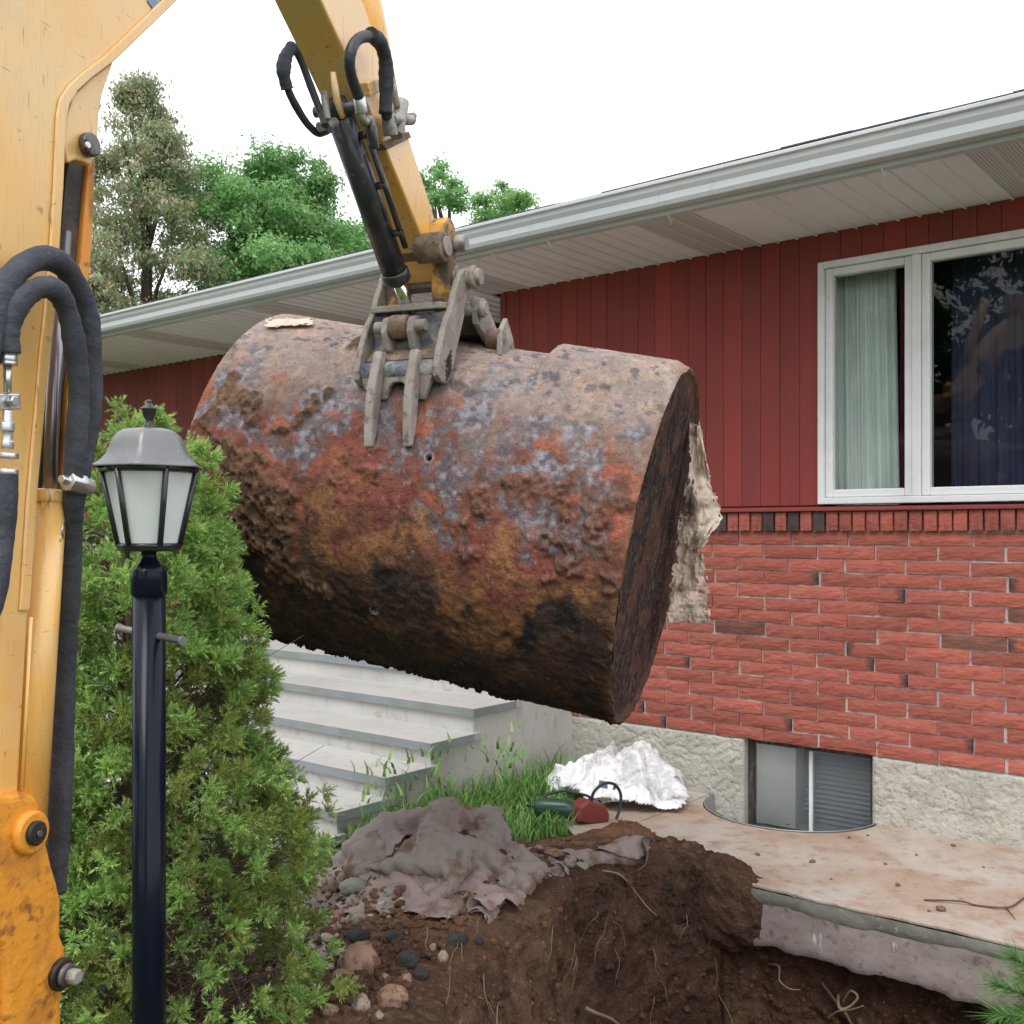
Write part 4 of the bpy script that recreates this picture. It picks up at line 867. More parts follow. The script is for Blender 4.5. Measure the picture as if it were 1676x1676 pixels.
# worn foot of the arm
k0 = len(und_) - 3
MB().prism([(und_[k0][0] - .003, und_[k0][1]), (und_[-1][0] - .003, und_[-1][1] - .002), (top_[-1][0] + .003, top_[-1][1] - .002), (top_[k0][0] + .003, top_[k0][1])], AT - AW / 2 - .003, R0 + .003).build('arm_foot', M['brown_steel'], exc, bev=.008)
Dz = (Vector(und_[-1]) - Vector(und_[2])).normalized(); Nz = Vector((-Dz.y, Dz.x)); Nz = Nz if Nz.x > 0 else -Nz
def arm_pt(px, py, off, t):
    """point on the arm's side plane, moved off along the arm normal"""
    s, z = pl(px, py, R0); return Vector((t, s + Nz.x * off, z + Nz.y * off))
# bucket cylinder along the back of the arm
bc = [arm_pt(560, -40, .30, AT), arm_pt(612, 150, .245, AT), arm_pt(640, 255, .20, AT)]
bcy = MB().tube(bc, .036, 20).build('bucket_cylinder', M['yellow'], exc)
MB().tube([bc[2], arm_pt(700, 395, .155, AT)], .018, 16).build('rod', M['black_paint'], bcy)
MB().tube([arm_pt(692, 378, .16, AT), arm_pt(702, 402, .155, AT)], .028, 16).build('rod_eye', M['yellow'], bcy)
# thumb cylinder on the underside
def off_pt(px, py, t, d=0):
    s, z = pl(px, py, t); return Vector((t, s, z))
k1, k2, k3 = off_pt(557, 190, AT), off_pt(648, 452, AT), off_pt(675, 528, AT)
tcy = MB().tube([k1, k2], .0385, 26).build('thumb_cylinder', M['black_paint'], exc)
ad = (k2 - k1).normalized()
MB().tube([k2 - ad * .02, k2 - ad * .015, k2 + ad * .012, k2 + ad * .02], [.040, .0435, .0435, .036], 26).build('gland', M['black_paint'], tcy)
MB().tube([k2, k3], .0175, 18).build('rod', M['chrome'], tcy)
MB().tube([k1 - ad * .045, k1 + ad * .005], [.030, .034], 16).build('tail_eye', M['black_paint'], tcy)
for t in (-.045, .045):
    b = MB(); b.tube([off_pt(545, 118, AT + t), off_pt(552, 165, AT + t), off_pt(561, 192, AT + t)], [.012, .016, .012], 8, flat=.45); b.build('cylinder_lug', M['yellow'], exc)
MB().tube([k1 + Vector((-.07, 0, -.0)) - ad * .02, k1 + Vector((.07, 0, 0)) - ad * .02], .015, 14).build('pin', M['pin_steel'], tcy)
# hard pipe beside the thumb cylinder
off_ = Vector((.062, 0, 0))
hp_ = MB().tube([k1 + ad * .10 + off_, k2 - ad * .09 + off_], .009, 10).build('hard_line', M['black_paint'], tcy)
for f_ in (.12, .42, .72): 
    c0 = k1 + (k2 - k1) * f_; MB().tube([c0 + Vector((.025, 0, 0)), c0 + off_ * 1.12], .011, 8).build('line_clip', M['black_paint'], tcy)
# arm hoses
HR = R0 + .03
hose([(588, 160, HR), (574, 120, HR + .02), (573, 90, HR + .03), (584, 66, HR + .035), (604, 60, HR + .035), (622, 74, HR + .03), (630, 105, HR + .025), (631, 140, HR + .02), (630, 175, HR + .015), (634, 192, HR + .01)], HR, .0145, 'hose', M['rubber'], .05, seed=2)
hose([(606, 56, HR + .038), (622, 70, HR + .034), (631, 100, HR + .028), (632, 140, HR + .022), (631, 186, HR + .015)], HR, .0195, 'hose_sleeve', M['sleeve'], .18, seed=6)
HL = AT - .03
hose([(540, 212, HL + .05), (522, 218, HL), (505, 205, HL), (488, 180, HL), (472, 148, HL), (464, 115, HL), (468, 88, HL), (480, 80, HL), (492, 98, HL), (508, 140, HL + .01), (524, 182, HL + .03), (533, 206, HL + .05)], HL, .0098, 'hose', M['rubber'], .08, seed=4)
hose([(478, 78, HL), (468, 92, HL), (464, 118, HL), (470, 146, HL)], HL, .017, 'hose_sleeve', M['sleeve'], .25, seed=9)
MB().tube([ptl(588, 158, HR), ptl(592, 186, HR)], .0165, 12).build('hose_fitting', M['zinc'], exc, bev=.002)
MB().tube(smooth([ptl(590, 180, HR), ptl(596, 200, HR), ptl(606, 195, HR), ptl(609, 214, HR)], 5), .0105, 10).build('hose_fitting', M['dirty_zinc'], exc)
MB().tube([ptl(607, 206, HR), ptl(612, 244, HR)], [.016, .014], 12).build('hose_fitting', M['black_paint'], exc, bev=.002)
MB().tube([ptl(634, 186, HR), ptl(640, 222, HR)], [.018, .021], 12).build('hose_fitting', M['dirty_zinc'], exc, bev=.002)
vb = MB()
vb.tube([ptl(648, 222, HR), ptl(658, 166, HR)], .022, 8); vb.tube([ptl(642, 196, HR + .01), ptl(674, 196, HR)], .016, 8); vb.tube([ptl(650, 176, HR), ptl(642, 138, HR)], .010, 8)
vb.build('valve_block', M['dirty_zinc'], exc, bev=.004)
MB().tube([ptl(667, 192, HR), ptl(677, 190, HR)], .012, 6).build('valve_plug', M['black_paint'], exc, bev=.002)
MB().tube([ptl(522, 208, HL + .03), ptl(550, 200, HL + .05)], .013, 10).build('hose_fitting', M['dirty_zinc'], exc, bev=.002)
MB().tube([ptl(530, 150, HL + .04), ptl(536, 196, HL + .05)], .010, 10).build('hose_fitting', M['dirty_zinc'], exc, bev=.002)
MB().prism([pl(620, 236, R0), pl(664, 216, R0), pl(668, 226, R0), pl(628, 246, R0)], R0 - .02, R0 + .012).build('valve_bracket', M['brown_steel'], exc, bev=.003)
MB().prism([pl(588, 136, R0), pl(612, 128, R0), pl(616, 150, R0), pl(594, 160, R0)], R0 + .001, R0 + .025).build('hose_stop', M['yellow'], exc, bev=.004)
# linkage at the arm foot
def c4(x, y): return (540 + x * .2566, 330 + y * .2566)      # coordinates in an enlarged crop of the photograph
tR = AT + .150; tL = AT - .132; PT = .020
def plt(lst, t): return [pl(*c4(*q), t) for q in lst]
side = [(788, 640), (800, 570), (830, 470), (862, 425), (905, 418), (925, 450), (928, 500), (905, 545), (880, 590), (868, 660), (858, 740), (838, 830), (815, 930), (795, 1040), (775, 1120), (748, 1162), (715, 1150), (692, 1110), (690, 1050), (705, 940), (728, 830), (752, 740), (775, 690)]
sp = plt(side, tR)
thumb = []
for t in (tR - PT, tL):
    o = MB().prism(sp, t, t + PT).build('thumb_side_plate', M['clay_steel'], exc, bev=.005); thumb.append(o)
# weld wear marks on the outer face
for j in range(5):
    y0 = 960 + j * 30; MB().prism(plt([(735, y0 + 60), (742, y0 + 66), (775, y0 - 8), (770, y0 - 14)], tR), tR + .001, tR + .003).build('wear_bead', M['grease'], thumb[0])
def pc(x, y, t):
    s, z = pl(*c4(x, y), t); return Vector((t, s, z))
ctr = lambda x, y: pl(*c4(x, y), tR)
s, z = ctr(880, 485); 
MB().tube([(tL - .02, s, z), (tR + .045, s, z)], .026, 22).build('thumb_pin', M['clay_steel'], exc, bev=.003)
MB().tube([(tR + .012, s, z), (tR + .030, s, z)], .036, 26).build('pin_collar', M['clay_steel'], exc, bev=.005)
MB().tube([(tR - .085, s, z), (tR - .03, s, z)], .040, 26).build('pin_boss', M['clay_steel'], exc, bev=.006)
MB().tube([(tL + .03, s, z), (tL + .085, s, z)], .040, 26).build('pin_boss', M['clay_steel'], exc, bev=.006)
MB().tube([(tR + .030, s, z), (tR + .034, s, z)], .010, 6).build('pin_bolt', M['pin_steel'], exc)
s2, z2 = ctr(880, 670); MB().tube([(tL - .01, s2 + .035, z2), (tR + .05, s2 + .035, z2)], .022, 18).build('bucket_pin', M['dirty_zinc'], exc, bev=.003)
MB().tube([(tR + .03, s2 + .035, z2), (tR + .045, s2 + .035, z2)], .030, 20).build('pin_collar', M['clay_steel'], exc, bev=.004)
# top cross plate, back plate, bottom tube
sA, zA = ctr(775, 665); sB, zB = ctr(725, 1070); sM, zM = ctr(755, 850)
MB().prism([(sA - .035, zA + .008), (sA + .10, zA + .03), (sA + .10, zA + .012), (sA - .035, zA - .012)], tL + PT + .001, tR - PT - .001).build('cross_plate', M['clay_steel'], exc, bev=.004)
MB().prism([(sA - .0, zA - .014), (sA + .018, zA - .014), (sM + .045, zM - .02), (sB + .05, zB + .04), (sB + .02, zB + .03), (sM + .02, zM - .02)], tL + PT + .001, tR - PT - .001).build('back_plate', M['blue_steel'], exc, bev=.003)
MB().prism([(sB - .01, zB + .035), (sB + .06, zB + .09), (sB + .09, zB + .085), (sB + .06, zB + .02)], tL + PT + .002, tR - PT - .002).build('soil_shelf', M['brown_steel'], exc, bev=.006)
MB().tube([(tL + PT + .001, sB, zB), (tR - PT - .001, sB, zB)], .034, 26).build('cross_tube', M['blue_steel'], exc)
# lugs for the cylinder rod
s, z = ctr(745, 800)
for t in (AT - .055, AT + .03): MB().prism([(s - .035, z - .01), (s - .02, z + .035), (s + .01, z + .045), (sA + .015, zA - .02), (sM + .035, zM - .06), (s - .01, z - .06)], t, t + .022).build('rod_lug', M['clay_steel'], exc, bev=.005)
MB().tube([(AT - .085, s - .005, z + .01), (AT + .085, s - .005, z + .01)], .019, 16).build('rod_pin', M['clay_steel'], exc, bev=.003)
MB().tube([(AT - .028, s - .005, z + .01), (AT + .028, s - .005, z + .01)], .036, 20).build('rod_eye', M['brown_steel'], exc, bev=.005)
# two tines that bear on the tank
def tine(pix, wd, t_off):
    front = []; back = []
    for x, y, dd in pix:
        _, _, p = tank_hit(*c4(x, y)); 
        front.append(dd)
    return front
for tt, cx_ in ((AT - .048, 330), (AT + .072, 590)):
    prof = []
    # local (s,z) of the tank surface along this plane, from the tube down to the tip
    zs = np.linspace(zB + .06, zB - .235, 16); out_f = []; out_b = []
    for i, zz in enumerate(zs):
        # march forward along the boom heading until the tank surface is reached
        s_ = sB - .5
        for _ in range(260):
            wpt = EA + HT * tt + HS * s_; wpt = Vector((wpt.x, wpt.y, zz)); q = wpt - TLc; rad_ = (q - TAX * q.dot(TAX)).length
            if rad_ < TRAD + .004: break
            s_ += .005
        f_ = i / 15; prof.append(s_)
    s_tip = prof[-1]
    for i, zz in enumerate(zs):
        f_ = i / 15; fr0 = sB - .040 + (s_tip - .016 - sB + .040) * f_ - .022 * math.sin(f_ * math.pi); th_ = .034 + .022 * math.sin(f_ * 2.6) - .020 * f_ ** 3
        out_f.append((fr0, zz)); out_b.append((min(max(fr0 + .012, prof[i] + .004), fr0 + th_), zz))
    MB().prism(out_f + out_b[::-1], tt - .0145, tt + .0145).build('tine', M['clay_steel'], exc, bev=.007, seg=2)
# web below the tube between the tines
wz0, wz1 = zB - .01, zB - .055
arch = [(tL + PT, wz0)] + [(AT - .105, wz0 - .03), (AT - .075, wz1 - .03), (AT - .025, wz1 - .03), (AT - .018, wz1 + .005), (AT - .004, wz1 + .02), (AT + .026, wz1 + .02), (AT + .042, wz1 + .005), (AT + .047, wz1 - .03), (AT + .097, wz1 - .035), (AT + .118, wz0 - .03), (tR - PT, wz0)]
MB().prism(arch, sB - .028, sB - .006, 'y').build('tine_web', M['clay_steel'], exc, bev=.004)
M['link_paint'] = mk('link_paint', (.15, .10, .07), .8, layers=[(9, 5, .46, .56, lin(222, 168, 84), .9), (30, 5, .55, .66, (.07, .05, .045), .8)], bump=(40, .5, .005))
# bell crank and bucket link behind
s, z = ctr(745, 260)
MB().tube([(AT + .035, s + .04, z), (AT + .13, s + .04, z)], .046, 22).build('link_boss', M['brown_steel'], exc, bev=.008)
MB().tube([(AT + .13, s + .04, z), (AT + .14, s + .04, z)], .030, 20).build('link_pin', M['clay_steel'], exc, bev=.003)
s3, z3 = ctr(840, 240)
bk = MB().prism([(s3 - .05, z3 + .01), (s3 - .035, z3 + .055), (s3, z3 + .075), (s3 + .035, z3 + .06), (s3 + .05, z3 + .02), (s3 + .045, z3 - .03), (s3 + .06, z3 - .20), (s3 + .01, z3 - .22), (s3 - .02, z3 - .03)], AT + .045, AT + .115).build('bucket_link', M['link_paint'], exc, bev=.012, seg=3)
MB().tube([(AT + .115, s3 + .03, z3 - .005), (AT + .155, s3 + .03, z3 - .005)], .026, 18).build('link_pin', M['dirty_zinc'], exc, bev=.005)
MB().prism([(s3 - .05, z3 + .01), (s3 - .035, z3 + .055), (s3, z3 + .075), (s3 + .035, z3 + .06), (s3 + .05, z3 + .02), (s3 + .045, z3 - .03), (s3 + .06, z3 - .20), (s3 + .01, z3 - .22), (s3 - .02, z3 - .03)], AT - .115, AT - .045).build('bucket_link', M['link_paint'], exc, bev=.012, seg=3)
# bucket on the far side of the tank
def tank_far(tt, zz):
    s_ = s2 + 1.6
    for _ in range(500):
        wpt = EA + HT * tt + HS * s_; wpt = Vector((wpt.x, wpt.y, zz)); q = wpt - TLc
        if (q - TAX * q.dot(TAX)).length < TRAD + .015: return s_
        s_ -= .006
    return None
ztop = z2 - .02; bpts_in = []
for zz in np.linspace(ztop - .12, ztop - .72, 9):
    v = tank_far(AT, zz); bpts_in.append((v if v else s2 + .25, zz))
inn_ = [(s2 + .06, ztop + .03)] + [(s2 + .17, ztop - .035)] + bpts_in
outb = [(s + .09 * math.sin(min(1, i / 4) * math.pi / 2) + .012, z + .02) for i, (s, z) in enumerate(inn_)]
bucket = MB().prism(inn_ + outb[::-1], tL - .0, tR).build('bucket', M['clay_steel'], exc, bev=.006)
for t in (tL - .026, tR + .003):
    MB().prism([(s2 + .0, ztop + .055), (s2 + .08, ztop + .06), (s2 + .15, ztop + .02), (s2 + .26, ztop - .06), (s2 + .30, ztop - .16), (s2 + .22, ztop - .17), (s2 + .16, ztop - .09), (s2 + .03, ztop - .03)], t, t + .02).build('bucket_ear', M['clay_steel'], exc, bev=.004)
MB().tube([(tR + .02, s2 + .12, ztop - .065), (tR + .075, s2 + .12, ztop - .065)], .034, 14).build('bucket_lip', M['brown_steel'], exc, bev=.006)
MB().prism([(s2 + .05, ztop - .13), (s2 + .06, ztop - .05), (s2 + .11, ztop - .0), (s2 + .17, ztop - .06), (s2 + .19, ztop - .13)], tR + .075, tR + .092).build('side_cutter', M['clay_steel'], exc, bev=.004)

def nest(main, names):
    for o in list(exc.children):
        if o is not main and o.name.split('.')[0] in names: o.parent = main
byname = lambda n: [o for o in exc.children if o.name.split('.')[0] == n][0]
th_ = byname('back_plate'); th_.name = 'thumb'
nest(th_, ('thumb_side_plate', 'thumb_pin', 'pin_collar', 'pin_boss', 'pin_bolt', 'cross_plate', 'soil_shelf', 'cross_tube', 'rod_lug', 'rod_pin', 'tine', 'tine_web'))
for o in list(thumb[0].children): o.parent = th_
nest(bucket, ('bucket_pin', 'bucket_ear', 'bucket_lip', 'side_cutter', 'bucket_link', 'link_boss', 'link_pin'))
nest(boom, ('boom_flange', 'boom_lug', 'cylinder_guard', 'guard_edge'))
nest(arm, ('arm_foot', 'cylinder_lug', 'valve_block', 'valve_plug', 'valve_bracket', 'hose_stop'))
# ------------------------------------------------------------------ lamp post
lp = empty('lamp_post', (P(244, 870, 2.4).x, 2.4, 0)); tag(lp, 'black post lantern with domed grey cap and frosted panes', 'lamp post')
zb = lambda py: CZ + (HY - py) / F * 2.4
lx = 1 / F * 2.4
M['post_black'] = mk('post_black', (.006, .009, .018), .2, layers=[(40, 4, .7, .76, (.05, .055, .065), .6)], spec=.18)
M['cap_metal'] = mk('cap_metal', (.19, .195, .205), .42, metal=.35, layers=[(5, 5, .45, .62, (.27, .27, .25), .8), (9, 4, .55, .68, (.10, .12, .15), .7), (60, 3, .66, .72, (.4, .4, .38), .5)], bump=(60, .15, .002), rvar=.1)
M['frosted'] = mk('frosted', (.74, .80, .80), .35, layers=[(2.5, 3, .4, .65, (.62, .70, .70), .6)], sss=.15, coat=.3)
MB().lathe([(.0365, hgt(lp.location.x, 2.4, False) - .3), (.0365, zb(975)), ], 32).build('pole', M['post_black'], lp)
MB().lathe([(.0375, zb(974)), (.0395, zb(972)), (.0398, zb(942)), (.0385, zb(934)), (.030, zb(926)), (.021, zb(919)), (.0165, zb(912)), (.0165, zb(905)), (.019, zb(902)), (.024, zb(897)), (.027, zb(892))], 32).build('collar', M['post_black'], lp)
bb = P(300, 1049, 2.33); ba = P(194, 1028, 2.47); o_ = Vector(lp.location)
bar = MB().tube([ba - o_, ba - o_ + (bb - ba) * .03, ba - o_ + (bb - ba) * .031, bb - o_ - (bb - ba) * .03, bb - o_ - (bb - ba) * .03, bb - o_], [.011, .011, .0085, .0085, .0105, .0105], 14).build('ladder_bar', M['cap_metal'], lp)
# hexagonal lantern
def hexp(r, z, rot): return [(r * math.cos(rot + i * math.pi / 3), r * math.sin(rot + i * math.pi / 3), z) for i in range(6)]
ROT = R(-51); zt, zl = zb(768), zb(893); rt, rl = .103, .0665
MB().lathe([(.028, zb(897)), (.066, zl - .012), (.070, zl - .008), (.070, zl + .004), (.062, zl + .006)], 6).build('lantern_base', M['black_metal'], lp).rotation_euler = (0, 0, ROT)
tp, bt = hexp(rt, zt, ROT), hexp(rl, zl, ROT)
fr_ = MB()
lant = None
for i in range(6):
    fr_.tube([bt[i], tp[i]], .0068, 8)
    fr_.tube([bt[i], bt[(i + 1) % 6]], .006, 8); fr_.tube([tp[i], tp[(i + 1) % 6]], .0085, 8)
lant = fr_.build('lantern_frame', M['black_metal'], lp)
for i in range(6):
    a, b, c, d = [Vector(v) * 1.0 for v in (bt[i], bt[(i+1) % 6], tp[(i+1) % 6], tp[i])]
    ce = (a + b + c + d) / 4; sh = lambda v: ce + (v - ce) * .985 - Vector((ce.x, ce.y, 0)).normalized() * .003
    q = [sh(v) for v in (a, b, c, d)]; inw = -Vector((ce.x, ce.y, 0)).normalized() * .003
    MB().add([tuple(v) for v in q] + [tuple(v + inw) for v in q], [(0, 1, 2, 3), (7, 6, 5, 4), (0, 4, 5, 1), (1, 5, 6, 2), (2, 6, 7, 3), (3, 7, 4, 0)]).build('frosted_pane', M['frosted'], lp)
# domed cap with six soft facets
prof = [(.128, 766), (.127, 763), (.112, 757), (.099, 747), (.090, 735), (.083, 722), (.074, 712), (.060, 705), (.040, 702), (.018, 701)]
v_ = []; f_ = []; N = 48
for r_, py in prof:
    for j in range(N):
        a = 2 * math.pi * j / N; fa = math.cos(math.pi / 6) / math.cos(((a + math.pi / 6) % (math.pi / 3)) - math.pi / 6); kf = .9 * fa + .1
        v_.append((r_ * kf * math.cos(a), r_ * kf * math.sin(a), zb(py)))
for i in range(len(prof) - 1):
    for j in range(N): f_.append((i*N + j, i*N + (j+1) % N, (i+1)*N + (j+1) % N, (i+1)*N + j))
cb = MB(); cb.add(v_, f_, True); cap = cb.build('cap', M['cap_metal'], lp); cap.rotation_euler = (0, 0, ROT)
sol = cap.modifiers.new('solid', 'SOLIDIFY'); sol.thickness = .004; sol.offset = -1
MB().lathe([(.014, zb(703)), (.0135, zb(699)), (.009, zb(693)), (.0075, zb(688)), (.009, zb(686)), (.014, zb(680)), (.0155, zb(672)), (.0185, zb(670)), (.0175, zb(668)), (.009, zb(664)), (.006, zb(661)), (.0055, zb(660)), (.0065, zb(658)), (.0055, zb(655)), (.002, zb(654))], 24).build('finial', M['black_metal'], cap).rotation_euler = (0, 0, 0)
# ------------------------------------------------------------------ trees beyond the roof, and across the yard (mirrored in the window glass)
M['leaf'] = leafmat('leaf', trans=.5); M['needle'] = leafmat('needle', trans=.25)
M['bark'] = mk('bark', (.10, .075, .055), .9, layers=[(20, 5, .5, .65, (.05, .04, .032), .8, (1, 1, .3))], bump=(25, .8, .02, (1, 1, .3)))
def crown_mesh(name, clumps, leaf, nper, cols, rng, droop=0.0, flatk=1.0):
    """leaf-sized faces scattered through many clumps; clumps: (centre, radius)"""
    Vs = []; Cs = []
    for (c, r) in clumps:
        n = int(nper * (r ** 2)); 
        d = rng.normal(size=(n, 3)); p = np.array(c) + d * r * .55 * np.array([1.1, 1.1, .7]); d /= np.linalg.norm(d, axis=1)[:, None]
        nr = d + rng.normal(0, .55, (n, 3)) + np.array([0, 0, .5]); nr /= np.linalg.norm(nr, axis=1)[:, None]
        t = np.cross(nr, rng.normal(size=(n, 3))); t /= np.linalg.norm(t, axis=1)[:, None]; t[:, 2] -= droop; b = np.cross(nr, t)
        L = leaf * (.6 + .8 * rng.random(n))[:, None]; W = L * .42 * flatk
        quad = np.stack([p - t * L * .5, p + b * W * .5 + nr * L * .08, p + t * L * .5, p - b * W * .5 + nr * L * .08], 1)
        Vs.append(quad.reshape(-1, 3))
        ci = rng.integers(0, len(cols), n) if r > 0 else None; base = np.array(cols)[ci] * (.75 + .5 * rng.random(n))[:, None] * (.85 + .3 * rng.random())
        Cs.append(np.repeat(base, 4, axis=0))
    V_ = np.concatenate(Vs); C_ = np.concatenate(Cs); Fq = np.arange(len(V_)).reshape(-1, 4)
    return npmesh(name, V_, Fq, None, False, C_)
def tree(name, loc, H, rad, base, label, cat_group, seed, cols, kind='round', leaf=.16, nper=900, ncl=46):
    rng = np.random.default_rng(seed); t = empty(name, loc); tag(t, label, 'tree', cat_group)
    tr = MB(); lean = rng.normal(0, .15, 2)
    tr.tube([(0, 0, -.3), (lean[0] * .3, lean[1] * .3, H * .3), (lean[0], lean[1], H * .62), (lean[0] * 1.4, lean[1] * 1.4, H * .92)], [H * .022, H * .017, H * .010, H * .003], 9); tr.build('trunk', M['bark'], t)
    cl = []; lb_ = MB()
    lobes = []
    for i in range(max(5, ncl // 9)):
        zf = base + (1 - base) * rng.random() ** .75; prof_ = math.sin(math.pi * min(1, (zf - base) / (1 - base) * .80 + .18)) ** .7; a = rng.random() * 6.283; rr_ = rad * prof_ * (.35 + .65 * rng.random() ** .6)
        lobes.append((lean[0] * zf + rr_ * math.cos(a), lean[1] * zf + rr_ * math.sin(a), H * zf, rad * (.24 + .2 * rng.random())))
    for i in range(ncl):
        if kind == 'round':
            lx_, ly_, lz_, lr_ = lobes[i % len(lobes)]; d_ = rng.normal(size=3); d_ /= np.linalg.norm(d_); d_ *= lr_ * (.55 + .6 * rng.random()); c = (lx_ + d_[0], ly_ + d_[1], lz_ + d_[2] * .75); r_ = rad * (.07 + .10 * rng.random()); zf = c[2] / H
        elif kind == 'old':
            zf = base + (1 - base) * rng.random() ** .8; prof_ = math.sin(math.pi * min(1, (zf - base) / (1 - base) * .86 + .12)) ** .7
            a = rng.random() * 6.283; rr_ = rad * prof_ * (.25 + .75 * rng.random() ** .5); c = (lean[0] * zf + rr_ * math.cos(a), lean[1] * zf + rr_ * math.sin(a), H * zf); r_ = rad * (.11 + .15 * rng.random())
        else:
            zf = base + (1 - base) * rng.random() ** .9; prof_ = (1 - zf) ** .65 * 1.05 + .04
            a = rng.random() * 6.283; rr_ = rad * prof_ * (.2 + .9 * rng.random() ** .6); c = (rr_ * math.cos(a), rr_ * math.sin(a), H * zf - rr_ * .15); r_ = (.16 + .26 * rng.random()) * (.55 + .6 * prof_)
        cl.append((c, r_)); z0 = H * max(.2, zf - .16)
        if i % max(1, ncl // 22) == 0: lb_.tube([(lean[0] * .8, lean[1] * .8, z0), (c[0] * .55, c[1] * .55, z0 + (c[2] - z0) * .6), c], [H * .006, H * .004, H * .0015], 5)
    lb_.build('limbs', M['bark'], t)
    me = crown_mesh('crown', cl, leaf, nper, cols, rng, droop=.0 if kind == 'round' else .5); me.materials.append(M['leaf'])
    link('crown', me, t); return t
G1 = [(.20, .40, .14), (.25, .45, .16), (.16, .35, .12), (.31, .50, .21)]
G2 = [(.32, .38, .20), (.44, .38, .26), (.26, .36, .17), (.50, .42, .31), (.20, .32, .14), (.40, .33, .23), (.24, .38, .18)]
def at(px, d): v = P(px, HY, d); return (v.x, v.y, 0)
BG = 'trees beyond the roof'
tree('larch_tree', at(232, 20), 9.9, 2.6, .12, 'tall feathery brown and olive tree behind the roof end', BG, 1, G2, 'cone', .07, 4200, 380)
tree('larch_tree', at(150, 17), 5.4, 1.4, .12, 'small tan feathery tree low behind the roof end', BG, 2, G2[3:] + [(.28, .22, .14)], 'cone', .085, 5200, 150)
tree('maple_tree', at(378, 22), 9.5, 2.3, .18, 'tallest leafy green tree beside the brown feathery tree', BG, 3, G1, 'round', .10, 4400, 190)
tree('maple_tree', at(490, 22.5), 8.8, 2.1, .18, 'broad leafy green tree next to the excavator arm', BG, 4, G1, 'round', .10, 4400, 180)
tree('maple_tree', at(590, 24), 8.1, 1.8, .18, 'lower leafy green tree half hidden by the excavator arm', BG, 5, G1, 'round', .10, 4400, 140)
tree('maple_tree', at(435, 26), 8.6, 2.2, .3, 'dark green tree filling the gap between taller trees', BG, 12, [(.10, .26, .08), (.13, .30, .10)], 'round', .12, 3000, 110)
tree('maple_tree', at(718, 23), 9.6, 1.5, .3, 'small green tree top just right of the excavator arm', BG, 6, G1, 'round', .095, 5200, 120)
tree('maple_tree', at(795, 24), 9.8, 1.9, .35, 'pale green tree top rising over the gutter', BG, 7, [(.22, .43, .14), (.28, .48, .19)], 'round', .095, 5200, 120)
tree('maple_tree', at(850, 26), 10.3, .8, .6, 'slim pale green tree top over the gutter', BG, 8, [(.22, .43, .14), (.28, .48, .19)], 'round', .09, 5200, 40)
YG = 'trees across the yard'
for i, (x, y, h, r_) in enumerate(((-13.5, 3.5, 9.5, 3.0), (-12.5, -1.5, 10.5, 3.3), (-11.5, -6.0, 9.5, 3.0), (-8.5, -10.5, 10.0, 3.2), (-17, -5, 11.5, 3.5))):
    tree('maple_tree', (x, y, 0), h, r_, .06, 'dark green tree across the yard facing the house', YG, 30 + i, [(.10, .24, .08), (.13, .28, .09), (.08, .19, .07)], 'round', .26, 900, 110)
# heap of dug soil across from the house
ns = 60; rr2 = np.linspace(0, 1, ns); th2 = np.linspace(0, 2 * np.pi, 90, endpoint=False); RR2, TT2 = np.meshgrid(rr2, th2, indexing='ij')
hx2, hy2 = RR2 * 1.75 * np.cos(TT2), RR2 * 1.45 * np.sin(TT2); hz2 = 2.15 * (1 - RR2 ** 1.3) + (.25 * (fbm(xyz(hx2 * 2, hy2 * 2, 0.), 4, 201) - .5) + .06 * (ridged(xyz(hx2 * 9, hy2 * 9, 0.), 3, 202) - .5)) * sstep(1, .8, RR2) - .05
heap = link('soil_heap', npmesh('soil_heap', np.stack([hx2, hy2, hz2], -1).reshape(-1, 3), gridfaces(ns, 90, True)[:, ::-1], M['earth'], True, extra={'soil': np.ones(ns * 90), 'chip': np.zeros(ns * 90)}), None, (-4.9, .9, -.02)); tag(heap, 'heap of dug brown soil across from the house', 'soil heap')

# ------------------------------------------------------------------ spruce shrub behind the lamp post
def sprigs(name, P0, D0, length, nn, nlen, nwid, cols, rng, mat, spread=.9):
    """needles set round many short shoots, one triangle each"""
    n = len(P0); D = D0 / np.linalg.norm(D0, axis=1)[:, None]
    A = np.cross(D, rng.normal(size=(n, 3))); A /= np.linalg.norm(A, axis=1)[:, None]; B = np.cross(D, A)
    f = (np.arange(nn) + .5) / nn; ph = np.arange(nn) * 2.399
    base = P0[:, None, :] + D[:, None, :] * (f[None, :, None] * length[:, None, None])
    sp = spread * (1 - .55 * f) ; rad = np.cos(ph)[None, :, None] * A[:, None, :] + np.sin(ph)[None, :, None] * B[:, None, :]
    nd = D[:, None, :] * np.cos(sp)[None, :, None] + rad * np.sin(sp)[None, :, None] + rng.normal(0, .10, (n, nn, 3))
    L = nlen * (.75 + .5 * rng.random((n, nn, 1))); sd_ = np.cross(nd, rng.normal(size=(n, nn, 3))); sd_ /= np.linalg.norm(sd_, axis=2)[..., None] + 1e-9
    tri = np.stack([base - sd_ * nwid, base + sd_ * nwid, base + nd * L], 2).reshape(-1, 3)
    c = cols[:, None, :] * (.8 + .4 * rng.random((n, nn, 1))); c = np.repeat(c.reshape(-1, 3), 3, axis=0)
    return npmesh(name, tri, np.arange(len(tri)).reshape(-1, 3), mat, False, c)
rng = np.random.default_rng(42)
BX, BY = P(205, HY, 2.95).x, 2.95
shrub = empty('spruce_shrub', (BX, BY, 0)); tag(shrub, 'green spruce shrub with bare brown patches behind the lamp post', 'shrub')
